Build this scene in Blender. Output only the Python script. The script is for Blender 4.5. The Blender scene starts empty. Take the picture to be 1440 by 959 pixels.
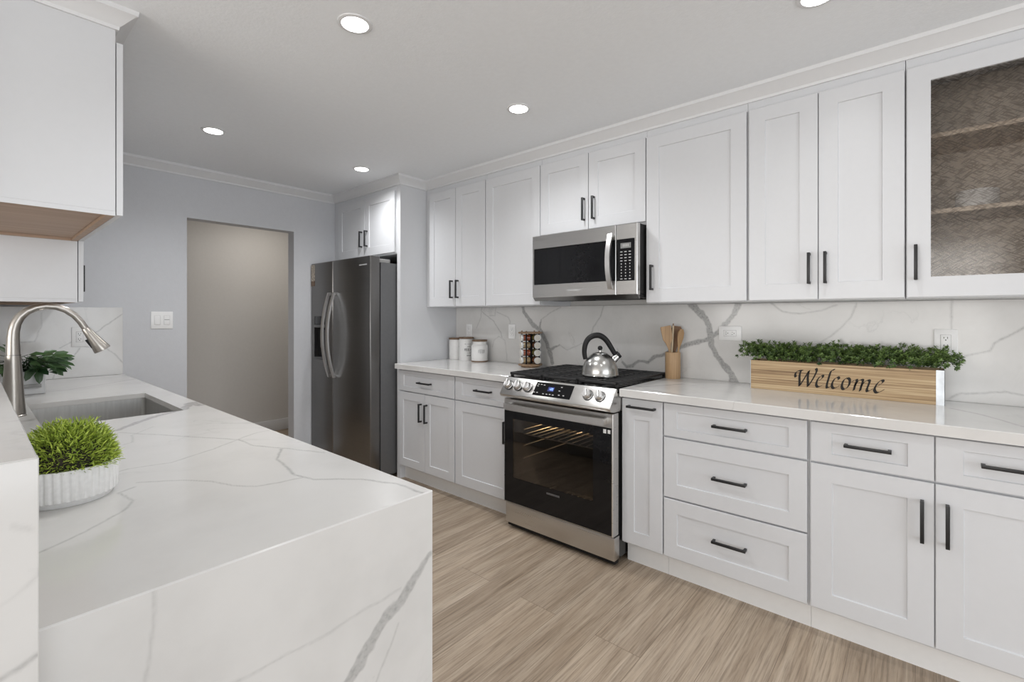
import bpy, bmesh, math, random
import numpy as np
from mathutils import Vector, Matrix

SC = bpy.context.scene
COL = SC.collection
PI = math.pi
random.seed(7)
rng = np.random.default_rng(11)

# ------------------------------------------------------------------ camera, light, exposure
cam_d = bpy.data.cameras.new('camera')
cam = bpy.data.objects.new('camera', cam_d)
COL.objects.link(cam)
cam.location = (0.0, 0.0, 1.318)
cam.rotation_euler = (PI / 2, 0, -0.8544)
cam_d.sensor_width = 36.0
cam_d.lens = 665.83 * 36.0 / 1440.0
cam_d.shift_y = -(479.5 - 443.8) / 1440.0
cam_d.clip_start = 0.02
SC.camera = cam

SC.view_settings.view_transform = 'Standard'
SC.view_settings.look = 'None'
SC.view_settings.gamma = 1.0
SC.view_settings.use_curve_mapping = False
SC.view_settings.exposure = 0.12

world = bpy.data.worlds.new('daylight')
SC.world = world
world.use_nodes = True
world.node_tree.nodes['Background'].inputs[0].default_value = (0.86, 0.93, 1.0, 1)
world.node_tree.nodes['Background'].inputs[1].default_value = 0.35


def area_light(name, loc, direction, sx, sy, power, color, spread=180):
    d = bpy.data.lights.new(name, 'AREA')
    d.shape = 'RECTANGLE'
    d.size, d.size_y = sx, sy
    d.energy = power
    d.color = color
    d.spread = math.radians(spread)
    o = bpy.data.objects.new(name, d)
    o.location = loc
    o.rotation_euler = Vector(direction).to_track_quat('-Z', 'Y').to_euler()
    COL.objects.link(o)
    return o


# daylight through the dining room's window and the glass door behind the camera
area_light('window_daylight', (-3.34, 1.1, 1.40), (1, 0, 0.0), 3.6, 1.7, 92, (1.0, 0.965, 0.925))
area_light('glass_door_daylight', (0.2, -3.06, 1.2), (0, 1, 0.1), 3.3, 2.1, 68, (0.925, 0.96, 1.0))
CAN_POWER = 43.0
CAN_GLOW = 14.0

# ------------------------------------------------------------------ materials
def newmat(name):
    m = bpy.data.materials.new(name)
    m.use_nodes = True
    nt = m.node_tree
    b = nt.nodes['Principled BSDF']
    return m, nt, b


def N(nt, kind, **kw):
    n = nt.nodes.new(kind)
    for k, v in kw.items():
        if k.startswith('_'):
            setattr(n, k[1:], v)
        else:
            n.inputs[k.replace('__', ' ')].default_value = v
    return n


def L(nt, a, ao, b, bi):
    nt.links.new(a.outputs[ao], b.inputs[bi])


def ramp(nt, stops):
    r = nt.nodes.new('ShaderNodeValToRGB')
    while len(r.color_ramp.elements) < len(stops):
        r.color_ramp.elements.new(0.5)
    for e, (p, c) in zip(r.color_ramp.elements, stops):
        e.position = p
        e.color = (c[0], c[1], c[2], 1) if len(c) == 3 else c
    return r


def coords(nt, scale=(1, 1, 1), rot=(0, 0, 0), loc=(0, 0, 0)):
    t = nt.nodes.new('ShaderNodeTexCoord')
    mp = nt.nodes.new('ShaderNodeMapping')
    mp.inputs['Scale'].default_value = scale
    mp.inputs['Rotation'].default_value = rot
    mp.inputs['Location'].default_value = loc
    L(nt, t, 'Object', mp, 'Vector')
    return mp


def plain(name, color, rough=0.5, metal=0.0, noise=0.03, nscale=40.0, bump=0.0, bscale=200.0, coat=0.0, spec=0.5):
    """a painted / moulded surface: a base colour with a faint mottling and an optional fine bump"""
    m, nt, b = newmat(name)
    mp = coords(nt)
    nz = N(nt, 'ShaderNodeTexNoise', Scale=nscale, Detail=2.0)
    L(nt, mp, 0, nz, 'Vector')
    lo = tuple(max(0, c * (1 - noise)) for c in color)
    hi = tuple(min(1, c * (1 + noise)) for c in color)
    r = ramp(nt, [(0.3, lo), (0.7, hi)])
    L(nt, nz, 'Fac', r, 0)
    L(nt, r, 0, b, 'Base Color')
    b.inputs['Roughness'].default_value = rough
    b.inputs['Metallic'].default_value = metal
    b.inputs['Specular IOR Level'].default_value = spec
    b.inputs['Coat Weight'].default_value = coat
    if bump:
        n2 = N(nt, 'ShaderNodeTexNoise', Scale=bscale, Detail=2.0)
        L(nt, mp, 0, n2, 'Vector')
        bp = N(nt, 'ShaderNodeBump', Strength=bump, Distance=0.002)
        L(nt, n2, 'Fac', bp, 'Height')
        L(nt, bp, 0, b, 'Normal')
    return m


def brushed(name, color, rough, scale, amt=0.1):
    """brushed metal, the grain running along the axis with the small scale value"""
    m, nt, b = newmat(name)
    mp = coords(nt, scale)
    nz = N(nt, 'ShaderNodeTexNoise', Scale=1.0, Detail=3.0)
    L(nt, mp, 0, nz, 'Vector')
    r = ramp(nt, [(0.3, tuple(c * (1 - amt) for c in color)), (0.7, tuple(min(1, c * (1 + amt)) for c in color))])
    L(nt, nz, 'Fac', r, 0)
    L(nt, r, 0, b, 'Base Color')
    b.inputs['Metallic'].default_value = 1.0
    mr = N(nt, 'ShaderNodeMapRange')
    mr.inputs['To Min'].default_value = rough * 0.94
    mr.inputs['To Max'].default_value = rough * 1.06
    L(nt, nz, 'Fac', mr, 'Value')
    L(nt, mr, 0, b, 'Roughness')
    return m


def glow(name, color, strength):
    m, nt, b = newmat(name)
    b.inputs['Base Color'].default_value = (*color, 1)
    b.inputs['Emission Color'].default_value = (*color, 1)
    b.inputs['Emission Strength'].default_value = strength
    return m


M = {}
M['cabinet'] = plain('white_cabinet_paint', (0.67, 0.68, 0.70), 0.33, noise=0.006, bump=0.03, bscale=90)
M['trim'] = plain('white_trim_paint', (0.74, 0.745, 0.755), 0.4, noise=0.006)
M['ceiling'] = plain('ceiling_paint', (0.865, 0.885, 0.905), 0.85, noise=0.012, bump=0.35, bscale=110)
M['wall'] = plain('blue_grey_wall_paint', (0.62, 0.63, 0.655), 0.6, noise=0.012, bump=0.2, bscale=120)
M['hall'] = plain('warm_grey_wall_paint', (0.66, 0.64, 0.615), 0.7, noise=0.012, bump=0.15, bscale=120)
M['room'] = plain('living_room_wall_paint', (0.70, 0.69, 0.67), 0.8, noise=0.01)
M['toe'] = plain('lightened_toe_kick_paint', (0.86, 0.86, 0.855), 0.4, noise=0.01)  # lighter than the cabinet paint, to offset shade in the toe recess
M['handle'] = plain('matt_black_metal', (0.012, 0.0125, 0.014), 0.42, noise=0.05)
M['steel'] = brushed('brushed_stainless_steel', (0.60, 0.59, 0.575), 0.28, (40, 2, 160), 0.018)
M['steel_v'] = brushed('bright_stainless_steel', (0.72, 0.715, 0.71), 0.33, (60, 60, 4), 0.02)
M['dark_steel'] = brushed('black_stainless_steel', (0.205, 0.20, 0.195), 0.30, (40, 2, 160), 0.025)
M['nickel'] = brushed('brushed_nickel', (0.40, 0.375, 0.345), 0.30, (80, 80, 30), 0.05)
M['sink'] = brushed('sink_steel', (0.66, 0.655, 0.64), 0.30, (120, 120, 8), 0.06)
M['grey_metal'] = plain('grey_painted_metal', (0.13, 0.132, 0.136), 0.45, metal=0.3, noise=0.03)
M['hinge'] = plain('light_grey_plastic', (0.36, 0.36, 0.355), 0.5, noise=0.05)
M['black'] = plain('black_plastic', (0.010, 0.010, 0.0105), 0.5, noise=0.05, spec=0.3)
M['enamel'] = plain('black_enamel', (0.012, 0.012, 0.012), 0.18, noise=0.05)
M['cast_iron'] = plain('cast_iron', (0.018, 0.018, 0.019), 0.5, noise=0.2, nscale=150, bump=0.25, bscale=500)
M['black_glass'] = plain('black_glass', (0.008, 0.008, 0.009), 0.05, noise=0.02, spec=0.28)
M['rack'] = plain('oven_rack_wire', (0.75, 0.70, 0.62), 0.35, metal=0.5, noise=0.03)
M['glow'] = glow('lamp_diffuser', (1.0, 0.98, 0.95), CAN_GLOW)
M['white_plastic'] = plain('white_plastic', (0.90, 0.90, 0.895), 0.3, noise=0.004)
M['slot'] = plain('socket_slots', (0.03, 0.03, 0.03), 0.5)
M['ceramic'] = plain('white_ceramic', (0.78, 0.775, 0.765), 0.22, noise=0.02, nscale=60, coat=0.2)
M['matt_ceramic'] = plain('matt_white_ceramic', (0.80, 0.795, 0.785), 0.55, noise=0.04, nscale=120)
M['chrome'] = plain('chrome', (0.82, 0.82, 0.82), 0.12, metal=1.0, noise=0.01)
M['kettle'] = plain('polished_steel', (0.52, 0.515, 0.50), 0.24, metal=1.0, noise=0.02, nscale=8)
_nt = M['kettle'].node_tree
_tg = N(_nt, 'ShaderNodeTangent', _direction_type='RADIAL', _axis='Z')
_nt.links.new(_tg.outputs[0], _nt.nodes['Principled BSDF'].inputs['Tangent'])
_nt.nodes['Principled BSDF'].inputs['Anisotropic'].default_value = 0.4
M['ink'] = plain('dark_lettering', (0.035, 0.033, 0.032), 0.7)
M['char'] = plain('burnt_black_lettering', (0.016, 0.013, 0.011), 0.75)
M['zinc'] = plain('galvanised_zinc', (0.62, 0.66, 0.70), 0.38, metal=0.75, noise=0.15, nscale=25)
M['soil'] = plain('dark_soil', (0.03, 0.024, 0.018), 0.95, noise=0.4)
M['dim_print'] = plain('dim_printed_badge', (0.10, 0.10, 0.10), 0.4)
M['label_print'] = plain('printed_marks', (0.55, 0.55, 0.55), 0.5)
M['lcd'] = plain('grey_lcd', (0.22, 0.225, 0.22), 0.3)
M['blue'] = glow('blue_digits', (0.25, 0.42, 1.0), 2.2)
M['blue_lit'] = glow('blue_display', (0.010, 0.016, 0.09), 1.0)
M['bulb'] = glow('oven_bulb', (1.0, 0.72, 0.38), 3.0)
M['lid_print'] = plain('cream_lid', (0.62, 0.585, 0.52), 0.4, noise=0.15, nscale=260)
M['lid_edge'] = plain('silver_lid', (0.70, 0.71, 0.71), 0.3, metal=0.4)
M['paper'] = plain('patterned_paper', (0.42, 0.37, 0.31), 0.7, noise=0.75, nscale=90)
M['pot_white'] = plain('white_glazed_pot', (0.72, 0.725, 0.735), 0.3, noise=0.01)
for nm, c in (('spice_brown', (0.13, 0.05, 0.022)), ('spice_tan', (0.26, 0.19, 0.10)), ('spice_green', (0.15, 0.13, 0.045)), ('spice_red', (0.20, 0.045, 0.018))):
    M[nm] = plain(nm, c, 0.12, noise=0.35, nscale=120, coat=0.6)


def wood(name, dark, mid, light, along, rough=0.5, fine=1.0, dirn=0):
    """wood grain, stretched along one axis (0 x, 1 y, 2 z)"""
    m, nt, b = newmat(name)
    s = [60 * fine] * 3
    s[along] = 2.2 * fine if name != 'striped_planter_wood' else 1.2
    mp = coords(nt, tuple(s))
    nz = N(nt, 'ShaderNodeTexNoise', Scale=1.0, Detail=6.0, Roughness=0.6, Distortion=0.4)
    L(nt, mp, 0, nz, 'Vector')
    r = ramp(nt, [(0.28, dark), (0.5, mid), (0.72, light)])
    L(nt, nz, 'Fac', r, 0)
    L(nt, r, 0, b, 'Base Color')
    b.inputs['Roughness'].default_value = rough
    return m


M['crate'] = wood('striped_planter_wood', (0.12, 0.062, 0.028), (0.45, 0.31, 0.17), (0.68, 0.54, 0.34), 1, 0.55, 1.7)
M['bamboo'] = wood('bamboo', (0.36, 0.22, 0.11), (0.46, 0.30, 0.165), (0.54, 0.37, 0.21), 2, 0.5, 1.2)
M['utensil'] = wood('utensil_wood', (0.30, 0.175, 0.08), (0.40, 0.25, 0.125), (0.48, 0.32, 0.17), 2, 0.5, 1.3)
M['utensil_pale'] = wood('pale_utensil_wood', (0.46, 0.34, 0.20), (0.56, 0.44, 0.28), (0.64, 0.52, 0.35), 2, 0.5, 1.3)
M['utensil_dark'] = wood('dark_utensil_wood', (0.13, 0.065, 0.03), (0.20, 0.105, 0.05), (0.27, 0.15, 0.075), 2, 0.5, 1.3)
M['lid_wood'] = wood('brown_lid_wood', (0.09, 0.05, 0.028), (0.16, 0.095, 0.055), (0.23, 0.145, 0.085), 0, 0.5, 1.0)
M['rack_wood'] = wood('carousel_wood', (0.17, 0.10, 0.055), (0.29, 0.19, 0.11), (0.38, 0.26, 0.16), 1, 0.45, 1.0)
M['ply'] = wood('maple_plywood', (0.33, 0.225, 0.155), (0.40, 0.28, 0.20), (0.46, 0.335, 0.245), 0, 0.5, 0.35)
M['shelf_edge'] = wood('maple_shelf_edge', (0.60, 0.50, 0.40), (0.68, 0.58, 0.47), (0.74, 0.65, 0.54), 1, 0.5, 0.5)
M['inside'] = wood('maple_cabinet_lining', (0.60, 0.53, 0.46), (0.66, 0.59, 0.51), (0.72, 0.65, 0.57), 2, 0.5, 0.35)


def stone_mat():
    m, nt, b = newmat('white_veined_quartz')
    mp = coords(nt)
    at = N(nt, 'ShaderNodeAttribute', _attribute_name='vein')
    # cloudy ground
    nz = N(nt, 'ShaderNodeTexNoise', Scale=3.5, Detail=5.0, Roughness=0.6)
    L(nt, mp, 0, nz, 'Vector')
    ground = ramp(nt, [(0.32, (0.64, 0.632, 0.618)), (0.52, (0.69, 0.682, 0.668)), (0.75, (0.715, 0.707, 0.693))])
    L(nt, nz, 'Fac', ground, 0)
    # faint hair veins
    n2 = N(nt, 'ShaderNodeTexNoise', Scale=1.7, Detail=7.0, Roughness=0.55, Distortion=0.6)
    L(nt, mp, 0, n2, 'Vector')
    hair = ramp(nt, [(0.488, (0, 0, 0)), (0.4965, (1, 1, 1)), (0.505, (0, 0, 0))])
    L(nt, n2, 'Fac', hair, 0)
    n3 = N(nt, 'ShaderNodeTexNoise', Scale=2.6, Detail=2.0)
    L(nt, mp, 0, n3, 'Vector')
    gate = ramp(nt, [(0.48, (0, 0, 0)), (0.66, (0.30, 0.30, 0.30))])
    L(nt, n3, 'Fac', gate, 0)
    mu = N(nt, 'ShaderNodeMath', _operation='MULTIPLY')
    L(nt, hair, 0, mu, 0)
    L(nt, gate, 0, mu, 1)
    # speckled grey of the broad veins
    n4 = N(nt, 'ShaderNodeTexNoise', Scale=90.0, Detail=3.0)
    L(nt, mp, 0, n4, 'Vector')
    grey = ramp(nt, [(0.3, (0.28, 0.278, 0.275)), (0.5, (0.40, 0.397, 0.39)), (0.72, (0.46, 0.457, 0.45))])
    L(nt, n4, 'Fac', grey, 0)
    mx0 = N(nt, 'ShaderNodeMath', _operation='MAXIMUM')
    L(nt, mu, 0, mx0, 0)
    L(nt, at, 'Fac', mx0, 1)
    mix = N(nt, 'ShaderNodeMix', _data_type='RGBA')
    L(nt, mx0, 0, mix, 'Factor')
    nt.links.new(ground.outputs[0], mix.inputs[6])
    nt.links.new(grey.outputs[0], mix.inputs[7])
    nt.links.new(mix.outputs[2], b.inputs['Base Color'])
    b.inputs['Roughness'].default_value = 0.13
    b.inputs['Specular IOR Level'].default_value = 0.5
    return m


M['stone'] = stone_mat()


def floor_mat():
    m, nt, b = newmat('oak_plank_floor')
    mp = coords(nt, (1, 1, 1), (0, 0, 0), (1.30, 0.175, 0))
    br = N(nt, 'ShaderNodeTexBrick', Scale=1.0)
    br.inputs['Brick Width'].default_value = 1.50
    br.inputs['Row Height'].default_value = 0.20
    br.inputs['Mortar Size'].default_value = 0.0011
    br.inputs['Mortar Smooth'].default_value = 0.3
    br.inputs['Bias'].default_value = 0.0
    br.offset = 0.43
    br.offset_frequency = 2
    br.inputs['Color1'].default_value = (0, 0, 0, 1)
    br.inputs['Color2'].default_value = (1, 1, 1, 1)
    br.inputs['Mortar'].default_value = (0.5, 0.5, 0.5, 1)
    L(nt, mp, 0, br, 'Vector')
    # a different patch of grain for each plank
    sh = N(nt, 'ShaderNodeVectorMath', _operation='SCALE')
    sh.inputs['Scale'].default_value = 17.0
    L(nt, br, 'Color', sh, 0)
    ad = N(nt, 'ShaderNodeVectorMath', _operation='ADD')
    L(nt, mp, 0, ad, 0)
    L(nt, sh, 0, ad, 1)
    st = N(nt, 'ShaderNodeMapping')
    st.inputs['Scale'].default_value = (1.0, 15, 1)
    L(nt, ad, 0, st, 'Vector')
    g = N(nt, 'ShaderNodeTexNoise', Scale=1.0, Detail=9.0, Roughness=0.66, Distortion=0.7)
    L(nt, st, 0, g, 'Vector')
    r = ramp(nt, [(0.28, (0.25, 0.185, 0.13)), (0.43, (0.37, 0.290, 0.213)), (0.57, (0.445, 0.36, 0.275)), (0.74, (0.525, 0.44, 0.35))])
    L(nt, g, 'Fac', r, 0)
    st2 = N(nt, 'ShaderNodeMapping')
    st2.inputs['Scale'].default_value = (4, 130, 1)
    L(nt, ad, 0, st2, 'Vector')
    g2 = N(nt, 'ShaderNodeTexNoise', Scale=1.0, Detail=6.0, Roughness=0.7, Distortion=0.3)
    L(nt, st2, 0, g2, 'Vector')
    r2 = ramp(nt, [(0.36, (0.62, 0.60, 0.58)), (0.52, (0.98, 0.98, 0.98)), (0.64, (1.10, 1.10, 1.10))])
    L(nt, g2, 'Fac', r2, 0)
    m1 = N(nt, 'ShaderNodeMix', _data_type='RGBA', _blend_type='MULTIPLY')
    m1.inputs[0].default_value = 1.0
    nt.links.new(r.outputs[0], m1.inputs[6])
    nt.links.new(r2.outputs[0], m1.inputs[7])
    # plank to plank tone
    tone = ramp(nt, [(0.0, (0.86, 0.845, 0.83)), (1.0, (1.12, 1.12, 1.12))])
    L(nt, br, 'Color', tone, 0)
    m2 = N(nt, 'ShaderNodeMix', _data_type='RGBA', _blend_type='MULTIPLY')
    m2.inputs[0].default_value = 1.0
    nt.links.new(m1.outputs[2], m2.inputs[6])
    nt.links.new(tone.outputs[0], m2.inputs[7])
    m3 = N(nt, 'ShaderNodeMix', _data_type='RGBA')
    L(nt, br, 'Fac', m3, 0)
    nt.links.new(m2.outputs[2], m3.inputs[6])
    m3.inputs[7].default_value = (0.17, 0.125, 0.09, 1)
    nt.links.new(m3.outputs[2], b.inputs['Base Color'])
    b.inputs['Roughness'].default_value = 0.42
    bp = N(nt, 'ShaderNodeBump', Strength=0.12, Distance=0.001)
    L(nt, g2, 'Fac', bp, 'Height')
    L(nt, bp, 0, b, 'Normal')
    return m


M['floor'] = floor_mat()


def leaf_mat(name, dark, light, rough=0.5):
    m, nt, b = newmat(name)
    at = N(nt, 'ShaderNodeAttribute', _attribute_name='tint')
    r = ramp(nt, [(0.0, dark), (1.0, light)])
    L(nt, at, 'Fac', r, 0)
    L(nt, r, 0, b, 'Base Color')
    b.inputs['Roughness'].default_value = rough
    return m


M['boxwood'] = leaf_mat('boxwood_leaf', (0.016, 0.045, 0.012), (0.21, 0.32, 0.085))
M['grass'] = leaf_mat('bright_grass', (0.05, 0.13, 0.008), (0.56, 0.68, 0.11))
M['ivy'] = leaf_mat('dark_glossy_leaf', (0.014, 0.045, 0.016), (0.10, 0.19, 0.075), 0.32)


def tinted_glass(name, tint, gloss_rough, refl):
    m, nt, b = newmat(name)
    nt.nodes.remove(b)
    out = nt.nodes['Material Output']
    tr = N(nt, 'ShaderNodeBsdfTransparent')
    tr.inputs[0].default_value = (*tint, 1)
    gl = N(nt, 'ShaderNodeBsdfGlossy', Roughness=gloss_rough)
    gl.inputs[0].default_value = (1, 1, 1, 1)
    fr = N(nt, 'ShaderNodeFresnel', IOR=1.5)
    ml = N(nt, 'ShaderNodeMath', _operation='MULTIPLY')
    ml.inputs[1].default_value = refl
    L(nt, fr, 0, ml, 0)
    mx = N(nt, 'ShaderNodeMixShader')
    L(nt, ml, 0, mx, 0)
    L(nt, tr, 0, mx, 1)
    L(nt, gl, 0, mx, 2)
    L(nt, mx, 0, out, 0)
    return m, nt, tr


M['oven_glass'] = tinted_glass('smoked_oven_glass', (0.52, 0.50, 0.48), 0.03, 0.55)[0]


def cross_reed_glass():
    """clear glass pressed with a woven cross-hatch of short strokes"""
    m, nt, tr = tinted_glass('cross_hatched_glass', (0.72, 0.70, 0.68), 0.12, 0.8)
    facs = []
    for rot in (math.radians(33), math.radians(-33)):
        mp = coords(nt, (1, 1, 1), (rot, 0, 0))
        sx = N(nt, 'ShaderNodeMapping')
        sx.inputs['Scale'].default_value = (1, 28, 210)
        L(nt, mp, 0, sx, 'Vector')
        nz = N(nt, 'ShaderNodeTexNoise', Scale=1.0, Detail=1.0)
        L(nt, sx, 0, nz, 'Vector')
        r = ramp(nt, [(0.50, (0, 0, 0)), (0.64, (1, 1, 1))])
        L(nt, nz, 'Fac', r, 0)
        facs.append(r)
    mxm = N(nt, 'ShaderNodeMath', _operation='MAXIMUM')
    L(nt, facs[0], 0, mxm, 0)
    L(nt, facs[1], 0, mxm, 1)
    col = ramp(nt, [(0.0, (0.95, 0.945, 0.94)), (1.0, (0.72, 0.70, 0.685))])
    L(nt, mxm, 0, col, 0)
    L(nt, col, 0, tr, 0)
    return m


M['reed_glass'] = cross_reed_glass()

# ------------------------------------------------------------------ mesh helpers
def mdata(name, bm, mat, angle=35):
    bmesh.ops.recalc_face_normals(bm, faces=bm.faces[:])
    me = bpy.data.meshes.new(name)
    bm.to_mesh(me)
    bm.free()
    for p in me.polygons:
        p.use_smooth = True
    me.set_sharp_from_angle(angle=math.radians(angle))
    me.materials.append(mat)
    return me


def wloc(o):
    v = Vector(o.location)
    while o.parent:
        o = o.parent
        v += Vector(o.location)
    return v


def obj(name, bm, mat, parent=None, origin=None, angle=35):
    """link one mesh (built in world coordinates) as one object, under its thing or part"""
    me = bm if isinstance(bm, bpy.types.Mesh) else mdata(name, bm, mat, angle)
    o = bpy.data.objects.new(name, me)
    COL.objects.link(o)
    if parent:
        o.parent = parent
        off = wloc(parent)
        me.transform(Matrix.Translation(-off))
    elif origin is not None:
        me.transform(Matrix.Translation(-Vector(origin)))
        o.location = origin
    return o


def tag(o, label, cat, group=None):
    o['label'] = label
    o['category'] = cat
    if group:
        o['group'] = group
    return o


def thing(name, label, cat, loc, group=None):
    o = bpy.data.objects.new(name, None)
    o.empty_display_size = 0.1
    COL.objects.link(o)
    o.location = loc
    return tag(o, label, cat, group)


def struct(name, bm, mat, origin=None):
    o = obj(name, bm, mat, None, origin)
    o['kind'] = 'structure'
    return o


def BM():
    return bmesh.new()


def add_box(bm, x0, x1, y0, y1, z0, z1, bev=0.0, seg=2):
    t = bmesh.new()
    bmesh.ops.create_cube(t, size=1.0)
    for v in t.verts:
        v.co = Vector((x0 + (v.co.x + .5) * (x1 - x0), y0 + (v.co.y + .5) * (y1 - y0), z0 + (v.co.z + .5) * (z1 - z0)))
    if bev > 0:
        bmesh.ops.bevel(t, geom=t.edges[:], offset=bev, segments=seg, affect='EDGES', profile=0.5)
    merge(bm, t)
    return bm


def merge(bm, t, mat=None):
    if mat is not None:
        t.transform(mat)
    me = bpy.data.meshes.new('tmp')
    t.to_mesh(me)
    t.free()
    bm.from_mesh(me)
    bpy.data.meshes.remove(me)


def box(x0, x1, y0, y1, z0, z1, bev=0.0, seg=2):
    return add_box(BM(), x0, x1, y0, y1, z0, z1, bev, seg)


def frame_of(d):
    d = Vector(d).normalized()
    up = Vector((0, 0, 1)) if abs(d.z) < 0.95 else Vector((1, 0, 0))
    a = d.cross(up).normalized()
    return a, d.cross(a).normalized()


def add_tube(bm, pts, r, seg=12, flat=None, up=None):
    """a tube along pts; r a number or one per point; flat=(wa, wb) gives a rectangular section along frame axes"""
    pts = [Vector(p) for p in pts]
    n = len(pts)
    rs = [r] * n if not isinstance(r, (list, tuple)) else list(r)
    rings = []
    a = None
    for i, p in enumerate(pts):
        d = (pts[min(i + 1, n - 1)] - pts[max(i - 1, 0)]).normalized()
        if up is not None:
            a = d.cross(Vector(up)).normalized()
        elif a is None:
            a, _ = frame_of(d)
        else:
            a = (a - d * a.dot(d)).normalized()
        b = d.cross(a).normalized()
        if flat:
            wa, wb = flat
            q = [(-wa, -wb), (wa, -wb), (wa, wb), (-wa, wb)]
            rings.append([bm.verts.new(p + a * (u * rs[i]) + b * (v * rs[i])) for u, v in q])
        else:
            rings.append([bm.verts.new(p + (a * math.cos(2 * PI * k / seg) + b * math.sin(2 * PI * k / seg)) * rs[i]) for k in range(seg)])
    m = len(rings[0])
    for i in range(n - 1):
        for k in range(m):
            bm.faces.new((rings[i][k], rings[i][(k + 1) % m], rings[i + 1][(k + 1) % m], rings[i + 1][k]))
    bm.faces.new(rings[0][::-1])
    bm.faces.new(rings[-1])
    return bm


def add_lathe(bm, c, prof, seg=32, axis='Z', mat=None, wave=None):
    """prof: (radius, height) pairs; closed at ends whose radius is 0; wave=(count, depth) flutes the wall"""
    t = bmesh.new()
    rings = []
    for r, h in prof:
        if r < 1e-6:
            rings.append([t.verts.new((0, 0, h))])
        else:
            ring = []
            for k in range(seg):
                a = 2 * PI * k / seg
                rr = r
                if wave and wave[2] <= h <= wave[3]:
                    rr = r - wave[1] * (0.5 - 0.5 * math.cos(wave[0] * a)) ** 2
                ring.append(t.verts.new((rr * math.cos(a), rr * math.sin(a), h)))
            rings.append(ring)
    for i in range(len(rings) - 1):
        A, B = rings[i], rings[i + 1]
        for k in range(seg):
            k2 = (k + 1) % seg
            if len(A) == 1 and len(B) == 1:
                continue
            if len(A) == 1:
                t.faces.new((A[0], B[k2], B[k]))
            elif len(B) == 1:
                t.faces.new((A[k], A[k2], B[0]))
            else:
                t.faces.new((A[k], A[k2], B[k2], B[k]))
    ringlike = tuple(prof[0]) == tuple(prof[-1])
    if len(rings[0]) > 1 and not ringlike:
        t.faces.new(rings[0][::-1])
    if len(rings[-1]) > 1 and not ringlike:
        t.faces.new(rings[-1])
    m = Matrix.Translation(Vector(c))
    if axis == 'X':
        m = m @ Matrix.Rotation(PI / 2, 4, 'Y')
    elif axis == '-X':
        m = m @ Matrix.Rotation(-PI / 2, 4, 'Y')
    elif axis == 'Y':
        m = m @ Matrix.Rotation(-PI / 2, 4, 'X')
    elif axis == '-Y':
        m = m @ Matrix.Rotation(PI / 2, 4, 'X')
    elif axis != 'Z':
        m = m @ Vector(axis).to_track_quat('Z', 'Y').to_matrix().to_4x4()
    merge(bm, t, m)
    return bm


def add_prism(bm, poly, f, c0, c1):
    """extrude a polygon of (a, b) from c0 to c1; f(a, b, c) gives the point"""
    A = [bm.verts.new(f(a, b, c0)) for a, b in poly]
    B = [bm.verts.new(f(a, b, c1)) for a, b in poly]
    n = len(poly)
    bm.faces.new(A)
    bm.faces.new(B[::-1])
    for k in range(n):
        bm.faces.new((A[k], B[k], B[(k + 1) % n], A[(k + 1) % n]))
    return bm


# maps from (across, height, outwards) to the room, for fronts that face each way
def face_mx(x):      # a front on the plane x that faces the camera side (-x)
    return lambda a, b, c: (x - c, a, b)


def face_px(x):
    return lambda a, b, c: (x + c, a, b)


def face_my(y):
    return lambda a, b, c: (a, y - c, b)


def add_fbox(bm, f, a0, a1, b0, b1, c0, c1, bev=0.0):
    p, q = f(a0, b0, c0), f(a1, b1, c1)
    return add_box(bm, min(p[0], q[0]), max(p[0], q[0]), min(p[1], q[1]), max(p[1], q[1]), min(p[2], q[2]), max(p[2], q[2]), bev)


def add_plate_hole(bm, f, A, H, c0, c1, bev=0.002):
    """a plate A=(a0,a1,b0,b1) with a through hole H, from depth c0 (back) to c1 (front); front outer edge eased by bev"""
    def ring(a0, a1, b0, b1, c):
        return [bm.verts.new(f(a, b, c)) for a, b in ((a0, b0), (a1, b0), (a1, b1), (a0, b1))]
    a0, a1, b0, b1 = A
    e = bev
    ob = ring(a0, a1, b0, b1, c0)
    om = ring(a0, a1, b0, b1, c1 - e)
    of = ring(a0 + e, a1 - e, b0 + e, b1 - e, c1)
    hf = ring(*H, c1)
    hb = ring(*H, c0)
    for P, Q in ((ob, om), (om, of), (of, hf), (hf, hb), (hb, ob)):
        for k in range(4):
            bm.faces.new((P[k], P[(k + 1) % 4], Q[(k + 1) % 4], Q[k]))
    return bm


def add_shaker(bm, f, a0, a1, b0, b1, stile, rail, t=0.02, depth=0.0065, top=None, bot=None):
    """a five-piece door: rails and stiles round a sunk flat panel, one closed mesh"""
    top = rail if top is None else top
    bot = rail if bot is None else bot

    def ring(ia, ib0, ib1, c):
        return [bm.verts.new(f(a, b, c)) for a, b in ((a0 + ia, b0 + ib0), (a1 - ia, b0 + ib0), (a1 - ia, b1 - ib1), (a0 + ia, b1 - ib1))]
    e = 0.0018
    R = [ring(0, 0, 0, 0), ring(0, 0, 0, t - e), ring(e, e, e, t), ring(stile, bot, top, t), ring(stile + .0022, bot + .0022, top + .0022, t - depth)]
    for P, Q in zip(R, R[1:]):
        for k in range(4):
            bm.faces.new((P[k], P[(k + 1) % 4], Q[(k + 1) % 4], Q[k]))
    bm.faces.new(R[-1])
    bm.faces.new(R[0][::-1])
    return bm


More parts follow.
